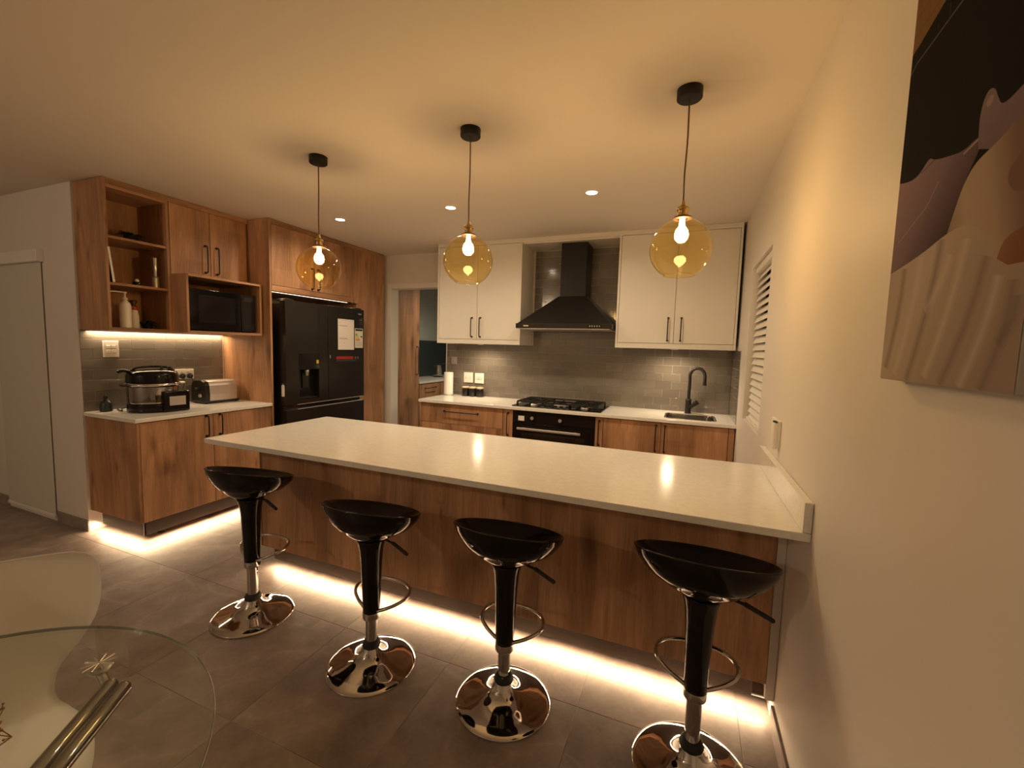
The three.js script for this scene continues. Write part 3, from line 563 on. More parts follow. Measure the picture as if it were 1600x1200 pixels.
{ // sink: a lofted bowl with rounded corners
  const t = thing('sink', 'small stainless steel sink sunk in the back worktop', 'sink', [(SX0 + SX1) / 2, 0.70, (SZ0 + SZ1) / 2]);
  const ring = (x0, x1, z0, z1, r, y) => { const o = []; for (const [cx, cz, a0] of [[x1 - r, z1 - r, 0], [x0 + r, z1 - r, 1], [x0 + r, z0 + r, 2], [x1 - r, z0 + r, 3]]) for (let i = 0; i <= 6; i++) { const a = (a0 + i / 6) * Math.PI / 2; o.push([cx + r * Math.cos(a), y, cz + r * Math.sin(a)]); } return o; };
  const e = (k, y, r) => ring(SX0 - k, SX1 + k, SZ0 - k, SZ1 + k, r, y);
  const rings = [e(0.012, 0.9005, 0.058), e(0.011, 0.903, 0.057), e(0.001, 0.9035, 0.05), e(-0.004, 0.895, 0.047), e(-0.008, 0.76, 0.045), e(-0.022, 0.742, 0.04), e(-0.05, 0.738, 0.03), e(-0.15, 0.735, 0.01)], pos = [];
  for (let k = 0; k + 1 < rings.length; k++) for (let i = 0; i < rings[0].length; i++) { const j = (i + 1) % rings[0].length, A = rings[k], B = rings[k + 1]; pos.push(...A[i], ...B[j], ...B[i], ...A[i], ...A[j], ...B[j]); }
  const L = rings[rings.length - 1], c = [(SX0 + SX1) / 2, 0.734, (SZ0 + SZ1) / 2]; for (let i = 0; i < L.length; i++) pos.push(...L[i], ...L[(i + 1) % L.length], ...c);
  const g = new THREE.BufferGeometry(); g.setAttribute('position', new THREE.Float32BufferAttribute(pos, 3)); g.computeVertexNormals(); uvBox(g);
  const sm = M.steel.clone(); sm.side = THREE.DoubleSide; part(t, 'bowl', g, sm);
  part(t, 'drain', lathe([[0, 0.736], [0.03, 0.736], [0.034, 0.738], [0.038, 0.736]], c[0], 0, c[2], 28), M.chrome);
}
{ // tap
  const x = -0.355, z = 0.115, t = thing('tap', 'black gooseneck mixer tap behind the sink', 'tap', [x, 0.9, z]);
  part(t, 'body', lathe([[0, 0.9], [0.030, 0.9], [0.031, 0.906], [0.026, 0.912], [0.025, 1.02], [0.022, 1.035], [0, 1.035]], x, 0, z, 28), M.blackMatt);
  const P = [[0, 1.02, 0], [0, 1.10, 0], [0.002, 1.20, 0.004]]; for (let i = 0; i <= 12; i++) { const a = Math.PI - i / 12 * Math.PI * 1.02; P.push([0.062 + 0.062 * Math.cos(a), 1.245 + 0.075 * Math.sin(a), 0.02 + 0.04 * i / 12]); } P.push([0.124, 1.19, 0.062]);
  part(t, 'spout', tube(P.map(p => [x + p[0], p[1], z + p[2]]), 0.0135, false, 70, 14), M.blackMatt);
  part(t, 'aerator', new THREE.CylinderGeometry(0.0155, 0.0155, 0.03, 18).translate(x + 0.124, 1.185, z + 0.063), M.blackMatt);
  part(t, 'lever', merge([rod([x + 0.012, 0.955, z + 0.01], [x + 0.062, 1.0, z + 0.03], 0.018, 18), rod([x + 0.05, 0.99, z + 0.026], [x + 0.075, 1.012, z + 0.036], 0.022, 18)]), M.blackMatt);
}
{ // hob
  const x0 = -1.93, x1 = -1.075, z0 = 0.075, z1 = 0.565, y = 0.9;
  const h = thing('hob', 'black gas hob with cast iron pan supports beside the extractor', 'hob', [(x0 + x1) / 2, y, (z0 + z1) / 2]);
  h.userData.label = 'black gas hob with cast iron pan supports set in the worktop above the oven';
  part(h, 'glass_plate', bx(x0, x1, y, y + 0.009, z0, z1, 0.004, 2), M.blackGloss);
  const burners = [[-1.74, 0.20, 0.04], [-1.74, 0.44, 0.032], [-1.50, 0.33, 0.062], [-1.25, 0.20, 0.04], [-1.25, 0.44, 0.03]];
  for (const [bx_, bz, r] of burners) {
    const b = part(h, 'burner', lathe([[0, 0.909], [r * 1.25, 0.909], [r * 1.25, 0.913], [r, 0.916], [r, 0.924], [0, 0.926]], bx_, 0, bz, 28), M.steelSoft);
    part(b, 'burner_cap', lathe([[0, 0.924], [r * 0.92, 0.924], [r * 0.95, 0.929], [r * 0.85, 0.933], [0, 0.934]], bx_, 0, bz, 28), M.blackMatt);
  }
  for (const [a, b] of [[x0 + 0.04, -1.635], [-1.632, -1.366], [-1.363, x1 - 0.04]]) {
    const g = [], yy = 0.952, hb = (p, q) => { const w = 0.0065; g.push(p[0] === q[0] ? bx(p[0] - w, p[0] + w, yy - 0.014, yy, Math.min(p[1], q[1]), Math.max(p[1], q[1]), 0.002) : bx(Math.min(p[0], q[0]), Math.max(p[0], q[0]), yy - 0.014, yy, p[1] - w, p[1] + w, 0.002)); };
    const za = z0 + 0.05, zb = z1 - 0.05, m = (a + b) / 2;
    hb([a, za], [b, za]); hb([a, zb], [b, zb]); hb([a, za], [a, zb]); hb([b, za], [b, zb]); hb([a, (za + zb) / 2], [b, (za + zb) / 2]);
    for (const bz of b - a > 0.2 && m > -1.6 && m < -1.4 ? [0.33] : [0.20, 0.44]) { hb([m, bz - 0.09], [m, bz - 0.02]); hb([m, bz + 0.02], [m, bz + 0.09]); hb([a, bz], [m - 0.02, bz]); hb([m + 0.02, bz], [b, bz]); }
    for (const X of [a, b]) for (const Z of [za, zb]) g.push(bx(X - 0.008, X + 0.008, 0.909, yy - 0.01, Z - 0.008, Z + 0.008, 0.002));
    part(h, 'pan_support', merge(g), M.blackMatt);
  }
  for (let i = 0; i < 5; i++) { const k = part(h, 'knob', lathe([[0, 0.909], [0.019, 0.909], [0.017, 0.926], [0.012, 0.930], [0, 0.930]], -1.62 + i * 0.058, 0, z1 - 0.028, 20), M.black); part(k, 'knob_ring', lathe([[0.019, 0.909], [0.021, 0.909], [0.021, 0.912], [0.019, 0.912]], -1.62 + i * 0.058, 0, z1 - 0.028, 20), M.chrome); }
}
// ------------------------------------------------------------------ things on the back worktop
{
  const t = thing('paper_towel_roll', 'white paper towel roll standing on the back worktop', 'paper roll', [-2.885, 0.9, 0.13]);
  put(t, 'holder_base', lathe([[0, 0], [0.062, 0], [0.062, 0.006], [0.058, 0.009], [0, 0.009]]), M.steelSoft);
  put(t, 'roll', lathe([[0.02, 0.01], [0.050, 0.01], [0.0515, 0.014], [0.0515, 0.256], [0.050, 0.26], [0.02, 0.26], [0.019, 0.25]]), M.paper);
  put(t, 'loose_sheet', bx(0.046, 0.062, 0.012, 0.256, 0.01, 0.014, 0.001), M.paper);
  put(t, 'holder_rod', rod([0, 0.005, 0], [0, 0.268, 0], 0.006), M.steelSoft);
}
{
  const j = thing('storage_jar', 'black jar with a wooden lid, nearest the paper roll of three', 'jar', [-2.69, 0.9, 0.085]);
  put(j, 'jar_body', lathe([[0, 0], [0.038, 0], [0.042, 0.004], [0.042, 0.082], [0.038, 0.09], [0, 0.09]]), M.jar);
  put(j, 'lid', lathe([[0, 0.09], [0.036, 0.09], [0.040, 0.093], [0.040, 0.104], [0.037, 0.108], [0, 0.108]]), M.cork, 'pale wooden lid');
  put(j, 'label_plate', new THREE.CylinderGeometry(0.0426, 0.0426, 0.04, 12, 1, true, -0.2, 0.4).translate(0, 0.042, 0), M.fridge);
  for (const [x, z, lab] of [[-2.60, 0.088, 'black jar with a wooden lid, middle one of three'], [-2.51, 0.085, 'black jar with a wooden lid, nearest the hob of three']]) { const c = j.clone(); c.name = numbered('storage_jar'); c.position.set(x, 0.9, z); c.userData = { label: lab, category: 'jar' }; scene.add(c); }
}
// wall plates; front face faces +n
function plate(name, label, axis, u, y, at, w, h, build) {
  const t = thing(name, label, 'socket', axis === 'z' ? [u, y, at] : [at, y, u]);
  const L = axis === 'z' ? (a, b, c, d, e, f, r = 0.001) => bx(a, b, c, d, e, f, r) : axis === 'x' ? (a, b, c, d, e, f, r = 0.001) => bx(e, f, c, d, a, b, r) : (a, b, c, d, e, f, r = 0.001) => bx(-f, -e, c, d, a, b, r);
  put(t, 'face_plate', L(-w / 2, w / 2, -h / 2, h / 2, 0, 0.010, 0.003), M.plastic);
  build(t, L); return t;
}
const sockets = (t, L) => { for (const s of [-1, 1]) { put(t, 'socket_face', L(s * 0.026 - 0.018, s * 0.026 + 0.018, -0.026, 0.026, 0.010, 0.0125), M.plastic); for (const [a, b] of [[0, 0.014], [-0.008, -0.006], [0.008, -0.006]]) put(t, 'pin_hole', L(s * 0.026 + a - 0.0022, s * 0.026 + a + 0.0022, b - 0.005, b + 0.005, 0.0122, 0.0132, 0.0002), M.rubber); } };
const switches = n => (t, L) => { put(t, 'rocker_frame', L(-0.032, 0.032, n > 2 ? -0.032 : -0.016, n > 2 ? 0.032 : 0.016, 0.0098, 0.0112, 0.0005), M.steelSoft); for (let i = 0; i < n; i++) { const u = (i % 2 ? 0.016 : -0.016), v = n > 2 ? (i < 2 ? 0.016 : -0.016) : 0; put(t, 'rocker', L(u - 0.012, u + 0.012, v - 0.012, v + 0.012, 0.010, 0.014, 0.002), M.plastic); } };
plate('wall_socket', 'white double socket plate above the jars, nearer the paper roll', 'z', -2.695, 1.105, 0.0075, 0.115, 0.118, sockets);
plate('wall_switch', 'white switch plate above the jars, nearer the hob', 'z', -2.555, 1.102, 0.0075, 0.112, 0.118, switches(2));
{ const t = plate('wall_socket', 'small grey outlet plate on the tiles above the paper roll', 'z', -2.885, 1.29, 0.0075, 0.07, 0.09, (q, L) => { put(q, 'socket_face', L(-0.02, 0.02, -0.024, 0.024, 0.010, 0.0125), M.steelSoft); }); t.children[0].material = M.steelSoft; }
plate('wall_switch', 'white four rocker switch plate on the dark tiles above the cooker', 'x', 2.487, 1.362, WL + 0.0075, 0.096, 0.122, switches(4));
{ // double socket with two black plugs by the toaster
  const t = plate('wall_socket', 'white double socket with black plugs behind the toaster', 'x', 1.975, 1.148, WL + 0.0075, 0.15, 0.085, sockets);
  for (const [s, lab] of [[0.03, 'black plug in the double socket, nearer the cooker'], [-0.03, 'black plug in the double socket, nearer the fridge']]) {
    const p = thing('power_plug', lab, 'plug', [WL + 0.021, 1.132, 1.975 + s]);
    put(p, 'plug_body', merge([new THREE.CylinderGeometry(0.021, 0.023, 0.022, 18).rotateZ(Math.PI / 2).translate(0.012, 0, 0), bx(0.01, 0.04, -0.014, 0.012, -0.012, 0.012, 0.005, 2)]), M.rubber);
    put(p, 'cable', tube([[0.036, -0.01, 0], [0.05, -0.05, s * 0.2], [0.045, -0.13, s * 1.2], [0.03, -0.2, s * 3], [0.03, -0.2265, s * 4.2]], 0.0035, false, 30, 8), M.rubber);
  }
}
{ // wall plate near the island on the right wall
  const t = thing('wall_switch', 'white wall plate with a dark slot on the right wall above the island upstand', 'switch', [0, 1.05, 2.17]);
  put(t, 'face_plate', bx(-0.012, 0, 0.01, 0.125, -0.085, 0.075, 0.004, 2), M.plastic);
  put(t, 'card_holder', bx(-0.030, -0.011, 0.0, 0.118, 0.03, 0.075, 0.005, 2), M.plastic);
  const g = new THREE.SphereGeometry(1, 20, 12).scale(0.009, 0.004, 0.026).rotateX(0.05); put(t, 'slot', g.translate(-0.021, 0.119, 0.052), M.rubber, 'dark oval slot');
}
// ------------------------------------------------------------------ things on the left worktop
{ // toaster
  const t = thing('toaster', 'long brushed steel toaster by the oak panel', 'toaster', [-4.29, 0.9, 1.815]);
  const prof = [[-0.085, 0.022], [0.085, 0.022], [0.088, 0.08], [0.082, 0.155], [0.068, 0.182], [0.04, 0.192], [-0.04, 0.192], [-0.068, 0.182], [-0.082, 0.155], [-0.088, 0.08]];
  put(t, 'shell', uvBox(extrude(prof, 0.235, 0.006).translate(0, 0, -0.125)), M.steelSoft);
  const end = prof.map(p => [p[0] * 1.02, 0.018 + (p[1] - 0.018) * 1.012]);
  put(t, 'end_cap', uvBox(extrude(end, 0.03, 0.006).translate(0, 0, 0.118)), M.fridge, 'dark end cap with the lever');
  put(t, 'base', bx(-0.098, 0.098, 0.006, 0.024, -0.150, 0.158, 0.006, 2), M.rubber);
  for (const x of [-0.035, 0.035]) put(t, 'slot', bx(x - 0.014, x + 0.014, 0.185, 0.1955, -0.115, 0.115, 0.001), M.jar);
  put(t, 'lever', bx(-0.02, 0.02, 0.12, 0.138, 0.150, 0.172, 0.005, 2), M.rubber);
  put(t, 'dial', new THREE.CylinderGeometry(0.014, 0.016, 0.012, 20).rotateX(Math.PI / 2).translate(0.03, 0.07, 0.158), M.steelSoft);
  for (const x of [-0.075, 0.075]) for (const z of [-0.13, 0.13]) put(t, 'foot', new THREE.CylinderGeometry(0.01, 0.01, 0.008, 10).translate(x, 0.003, z), M.rubber);
}
{ // multi cooker
  const t = thing('multi_cooker', 'round black and steel multi cooker with a domed lid', 'cooker', [-4.17, 0.9, 2.37]);
  put(t, 'base', lathe([[0, 0.003], [0.150, 0.003], [0.158, 0.012], [0.158, 0.055], [0.152, 0.064], [0, 0.064]]), M.black);
  put(t, 'pot', lathe([[0.148, 0.064], [0.154, 0.08], [0.155, 0.185], [0.150, 0.195], [0, 0.195]]), M.chromeDark, 'dark reflective steel pot wall');
  put(t, 'collar', lathe([[0.150, 0.195], [0.168, 0.197], [0.170, 0.212], [0.158, 0.222], [0, 0.222]]), M.chrome);
  const lid = put(t, 'lid', lathe([[0.158, 0.222], [0.160, 0.228], [0.158, 0.275], [0.148, 0.298], [0.11, 0.312], [0.05, 0.318], [0, 0.319]]), M.blackGloss, 'glossy black domed lid');
  put(lid, 'lid_handle', tube([[-0.02, 0.305, 0.13], [-0.02, 0.33, 0.09], [0.0, 0.338, 0], [0.02, 0.33, -0.09], [0.02, 0.305, -0.13]], 0.009, false, 30, 10), M.black);
  for (const [x, z] of [[0.06, -0.03], [0.05, -0.09]]) put(lid, 'valve', lathe([[0, 0.31], [0.012, 0.31], [0.010, 0.335], [0, 0.338]], x, 0, z, 16), M.rubber);
  put(lid, 'steam_spout', tube([[-0.02, 0.29, 0.12], [-0.02, 0.312, 0.17], [-0.03, 0.302, 0.205]], 0.012, false, 16, 10), M.black);
  put(t, 'side_handle', bx(-0.03, 0.03, 0.198, 0.212, -0.215, -0.160, 0.006, 2), M.steelSoft);
  put(t, 'side_handle', bx(-0.03, 0.03, 0.198, 0.212, 0.160, 0.20, 0.006, 2), M.black);
  const a = -0.05, p = new THREE.Group(); p.name = 'control_box'; p.rotation.y = a; t.add(p);
  put(p, 'control_panel', bx(0.105, 0.185, 0.004, 0.158, -0.155, 0.02, 0.008, 2), M.blackGloss);
  put(p, 'display', bx(0.184, 0.1865, 0.05, 0.118, -0.125, -0.015, 0.0008), M.steelSoft, 'pale reflective display');
  put(t, 'cable', tube([[-0.12, 0.03, 0.09], [-0.13, 0.02, 0.14], [-0.11, 0.006, 0.145], [-0.16, 0.005, 0.14], [-0.25, 0.005, 0.11]], 0.004, false, 40, 8), M.rubber);
}
{ // small dark bottle
  const t = thing('squeeze_bottle', 'small dark green bottle in the corner of the left worktop', 'bottle', [-4.385, 0.9, 2.565]);
  put(t, 'bottle_body', lathe([[0, 0], [0.034, 0], [0.038, 0.006], [0.036, 0.05], [0.028, 0.072], [0.012, 0.085], [0.011, 0.096], [0, 0.096]]), std({ color: rgb(0.015, 0.022, 0.022), roughness: 0.35 }));
  put(t, 'cap', lathe([[0, 0.094], [0.013, 0.094], [0.012, 0.112], [0.005, 0.122], [0, 0.123]]), M.rubber);
}
// ------------------------------------------------------------------ things on the open shelves
{
  const p = thing('pump_bottle', 'cream pump bottle with a long spout on the lowest open shelf', 'bottle', [-4.16, 1.522, 2.528]);
  put(p, 'bottle_body', lathe([[0, 0], [0.030, 0], [0.034, 0.005], [0.034, 0.155], [0.028, 0.178], [0.014, 0.19], [0.013, 0.20], [0, 0.20]]), M.cream);
  put(p, 'pump', merge([lathe([[0, 0.2], [0.015, 0.2], [0.015, 0.214], [0.006, 0.218], [0.005, 0.245], [0.011, 0.247], [0.011, 0.256], [0, 0.258]]), tube([[0, 0.252, 0], [0.0, 0.254, 0.05], [0.0, 0.250, 0.085], [0, 0.242, 0.10]], 0.0045, false, 20, 8)]), M.cream);
  const q = thing('sauce_bottle', 'squat cream bottle with a red band behind the pump bottle', 'bottle', [-4.235, 1.522, 2.440]);
  put(q, 'bottle_body', lathe([[0, 0], [0.028, 0], [0.032, 0.005], [0.030, 0.09], [0.020, 0.15], [0.015, 0.16], [0, 0.16]]), M.cream);
  put(q, 'band', lathe([[0.0225, 0.132], [0.0225, 0.150], [0.018, 0.158]]), M.red, 'red band');
  put(q, 'cap', lathe([[0, 0.158], [0.014, 0.158], [0.014, 0.185], [0.024, 0.192], [0.022, 0.206], [0, 0.21]]), M.brassDark);
}
function leafyPlant(label, pos, scale, s0) {
  seed = s0; const t = thing('potted_plant', label, 'plant', pos);
  put(t, 'pot', lathe([[0, 0], [0.030, 0], [0.040, 0.045], [0.036, 0.045], [0.03, 0.038], [0, 0.038]].map(p => [p[0] * scale, p[1] * scale])), M.blackMatt);
  for (let i = 0; i < 26; i++) {
    const a = rnd() * 6.283, len = (0.07 + rnd() * 0.08) * scale, lift = 0.25 + rnd() * 0.9, w = 0.011 * scale, pos = [], dir = [Math.cos(a) * Math.cos(lift), Math.sin(lift), Math.sin(a) * Math.cos(lift)], side = [-Math.sin(a), 0, Math.cos(a)];
    const P = (k, o) => { const droop = -0.6 * len * k * k; return [dir[0] * len * k + side[0] * o, 0.04 * scale + dir[1] * len * k + droop + 0, dir[2] * len * k + side[2] * o]; };
    const N = 5; for (let k = 0; k < N; k++) { const k0 = k / N, k1 = (k + 1) / N, w0 = w * Math.sin(Math.PI * Math.min(0.98, k0 * 0.9 + 0.08)), w1 = w * Math.sin(Math.PI * Math.min(1, k1 * 0.9 + 0.08)); const a0 = P(k0, -w0), b0 = P(k0, w0), a1 = P(k1, -w1), b1 = P(k1, w1), m0 = P(k0, 0), m1 = P(k1, 0); m0[1] -= w0 * 0.4; m1[1] -= w1 * 0.4; pos.push(...a0, ...m0, ...m1, ...a0, ...m1, ...a1, ...m0, ...b0, ...b1, ...m0, ...b1, ...m1); }
    const g = new THREE.BufferGeometry(); g.setAttribute('position', new THREE.Float32BufferAttribute(pos, 3)); g.computeVertexNormals(); put(t, 'leaf', g, M.leaf);
  }
}
leafyPlant('dark leafy plant on the top open shelf', [-4.27, 2.151, 2.42], 1.1, 11);
leafyPlant('dark leafy plant beside the bottles on the lowest open shelf', [-4.26, 1.523, 2.345], 0.95, 12);
seed = 777;
{
  const m = thing('pepper_mill', 'tall slim steel mill on the middle open shelf', 'mill', [-4.19, 1.834, 2.313]);
  put(m, 'foot_tube', lathe([[0, 0], [0.022, 0], [0.023, 0.004], [0.021, 0.07], [0.023, 0.085], [0, 0.085]]), M.steelSoft);
  put(m, 'upper_tube', lathe([[0, 0.085], [0.019, 0.085], [0.019, 0.17], [0.023, 0.222], [0.022, 0.232], [0, 0.234]]), M.steel);
  const c = thing('candle_holder', 'small black candle holder with a white ball on the middle open shelf', 'candle holder', [-4.2, 1.834, 2.43]);
  put(c, 'cup', lathe([[0, 0], [0.024, 0], [0.027, 0.006], [0.025, 0.028], [0.018, 0.030], [0, 0.028]]), M.black); put(c, 'candle', new THREE.SphereGeometry(0.014, 20, 14).translate(0, 0.038, 0), M.cream);
  const f = thing('picture_frame', 'thin pale framed board leaning inside the middle open shelf', 'picture frame', [-4.19, 1.834, 2.615]);
  const g = new THREE.Group(); g.name = 'frame_board'; g.rotation.x = 0.10; f.add(g);
  put(g, 'board', bx(-0.09, 0.085, 0.0, 0.235, -0.004, 0.004, 0.001), M.blackMatt); put(g, 'edge', bx(0.085, 0.092, 0.0, 0.235, -0.006, 0.006, 0.001), M.plastic);
}
// ------------------------------------------------------------------ island
const IX0 = -2.896, IZ0 = 1.915, IZ1 = 2.812, IPZ = 2.525;
{
  const c = thing('kitchen_island', 'oak panelled breakfast island with a dark recessed plinth', 'island', [-1.43, 0, 2.25]);
  part(c, 'carcass', bx(-2.815, -0.012, 0.165, 0.868, IZ0 + 0.03, IPZ - 0.021, 0.001), M.woodB);
  const xs = [-2.825, -1.90, -0.985, -0.034];
  for (let i = 0; i < 3; i++) part(c, 'back_panel', wb(xs[i] + (i ? 0.0008 : 0), xs[i + 1] - 0.0008, 0.165, 0.869, IPZ - 0.018, IPZ, 'y', 0.001), M.woodB);
  part(c, 'end_panel', wb(-2.833, -2.817, 0.165, 0.869, IZ0 + 0.02, IPZ, 'y'), M.wood);
  part(c, 'end_filler', bx(-0.033, -0.0015, 0.1, 0.869, IPZ - 0.03, IPZ - 0.004, 0.001), M.wall, 'wall coloured filler strip');
  part(c, 'plinth', merge([bx(-2.79, -0.07, PB, 0.163, PZ - 0.015, PZ, 0.001), bx(-2.79, -2.775, PB, 0.163, IZ0 + 0.08, PZ - 0.016, 0.001)]), M.plinth, 'dark metal plinth');
  for (const x of [-2.6, -1.7, -0.9, -0.2]) for (const z of [2.05, 2.36]) part(c, 'leg', new THREE.CylinderGeometry(0.018, 0.022, 0.165, 12).translate(x, 0.0825, z), M.rubber);
  const w = thing('island_worktop', 'long pale quartz breakfast bar top with a wall upstand', 'worktop', [-1.45, 0.87, 2.36]);
  part(w, 'slab', bx(IX0, -0.001, 0.872, 0.90, IZ0, IZ1, 0.003, 2), M.quartz);
  part(w, 'upstand', bx(-0.026, -0.001, 0.901, 1.0, IZ0, IZ1, 0.003, 2), M.quartz);
}
// ------------------------------------------------------------------ bar stools
{
  const t = thing('bar_stool', '', 'bar stool', [0, 0, 0], 'black bar stools along the island');
  put(t, 'foot_plate', lathe([[0, 0], [0.190, 0], [0.196, 0.003], [0.195, 0.008], [0.180, 0.016], [0.150, 0.0235], [0.115, 0.032], [0.085, 0.042], [0.063, 0.055], [0.048, 0.072], [0.040, 0.092], [0.036, 0.10], [0, 0.10]], 0, 0, 0, 72), M.chrome, 'chrome trumpet foot');
  put(t, 'collar', lathe([[0.030, 0.092], [0.039, 0.094], [0.041, 0.104], [0.036, 0.116], [0.030, 0.122], [0.025, 0.123]], 0, 0, 0, 32), M.rubber);
  put(t, 'column', new THREE.CylinderGeometry(0.0255, 0.0255, 0.24, 32).translate(0, 0.22, 0), M.chrome);
  put(t, 'sleeve_ring', lathe([[0.026, 0.228], [0.037, 0.228], [0.0385, 0.232], [0.0385, 0.256], [0.036, 0.26]], 0, 0, 0, 32), M.chrome);
  put(t, 'stem', lathe([[0.026, 0.258], [0.037, 0.258], [0.0385, 0.30], [0.042, 0.40], [0.047, 0.50], [0.052, 0.556], [0.060, 0.588], [0.0645, 0.597], [0.062, 0.602], [0.046, 0.600], [0.043, 0.618], [0, 0.618]], 0, 0, 0, 40), M.black);
  // seat bowl
  const NA = 72, rim = a => { const s = Math.sin(a); return { x: 0.226 * Math.cos(a), z: 0.176 * s + 0.0, y: 0.725 + 0.045 * s + 0.012 * s * s + 0.006 * Math.cos(2 * a) }; };
  const prof = [[0.00, 0.0], [0.02, 0.0], [0.06, 0.0]], rings = [];
  const K = [0, 0.08, 0.18, 0.3, 0.42, 0.54, 0.66, 0.77, 0.86, 0.93, 0.975, 1.0];
  for (const k of K) { const yk = k < 0.66 ? Math.pow(k, 1.9) : THREE.MathUtils.lerp(Math.pow(k, 1.9), 1 - Math.sqrt(Math.max(0, 1 - k * k)), 0.45); rings.push(a => { const r = rim(a), x0 = 0.062 * Math.cos(a), z0 = 0.062 * Math.sin(a); return [x0 + (r.x - x0) * k, 0.612 + (r.y - 0.612) * yk, z0 + (r.z - z0) * k]; }); }
  rings.unshift(a => [0.045 * Math.cos(a), 0.600, 0.045 * Math.sin(a)]);
  rings.push(a => { const r = rim(a); return [r.x * 1.008, r.y + 0.004, r.z * 1.008]; }, a => { const r = rim(a); return [r.x * 0.985, r.y + 0.007, r.z * 0.985]; });
  for (const k of [0.95, 0.88, 0.78, 0.65, 0.5, 0.35, 0.2, 0.08]) rings.push(a => { const r = rim(a), yk = Math.pow(k, 2.2); return [r.x * k * 0.985, 0.662 + (r.y + 0.004 - 0.662) * yk, r.z * k * 0.985]; });
  const pos = [], idx = [];
  rings.forEach(f => { for (let i = 0; i < NA; i++) pos.push(...f(i / NA * Math.PI * 2)); });
  for (let k = 0; k + 1 < rings.length; k++) for (let i = 0; i < NA; i++) { const j = (i + 1) % NA, a = k * NA + i, b = k * NA + j, c = a + NA, d = b + NA; idx.push(a, c, d, a, d, b); }
  const c1 = pos.length / 3; pos.push(0, 0.662, 0); const lo = (rings.length - 1) * NA; for (let i = 0; i < NA; i++) idx.push(lo + i, c1, lo + (i + 1) % NA);
  const g = new THREE.BufferGeometry(); g.setAttribute('position', new THREE.Float32BufferAttribute(pos, 3)); g.setIndex(idx); g.computeVertexNormals();
  put(t, 'seat', g, M.blackGloss, 'glossy black bowl seat with a raised back');
  put(t, 'lever', merge([rod([0.04, 0.618, 0.006], [0.13, 0.604, 0.018], 0.005), rod([0.125, 0.606, 0.017], [0.205, 0.578, 0.03], 0.0075), new THREE.SphereGeometry(0.0076, 12, 8).translate(0.205, 0.578, 0.03)]), M.rubber);
  put(t, 'foot_rest', tube([[-0.032, 0.264, 0.004], [-0.085, 0.285, -0.012], [-0.126, 0.304, -0.042], [-0.136, 0.313, -0.085], [-0.112, 0.319, -0.132], [-0.06, 0.321, -0.158], [0, 0.321, -0.164], [0.06, 0.321, -0.158], [0.112, 0.319, -0.132], [0.136, 0.313, -0.085], [0.126, 0.304, -0.042], [0.085, 0.285, -0.012], [0.032, 0.264, 0.004]], 0.0075, false, 100, 10), M.chrome, 'chrome foot rest loop');
  const spots = [[-2.462, 2.862, 0.05, 0.045, 'black bowl bar stool with chrome foot at the open left end of the island'], [-1.652, 2.895, 0.02, 0, 'black bowl bar stool with chrome foot, second from the open end of the island'], [-1.022, 2.838, 0, 0, 'black bowl bar stool with chrome foot, second from the right wall'], [-0.305, 2.85, 0, 0.05, 'black bowl bar stool with chrome foot right beside the right wall']];
  const proto = t.clone();
  spots.forEach(([x, z, r, lift, lab], i) => { const o = i ? proto.clone() : t; for (const c of o.children) if (['sleeve_ring', 'stem', 'seat', 'lever', 'foot_rest'].includes(c.name)) c.position.y = lift; if (i) { o.name = numbered('bar_stool'); scene.add(o); } o.position.set(x, 0, z); o.rotation.y = r; o.userData = { label: lab, category: 'bar stool', group: 'black bar stools along the island' }; });
}
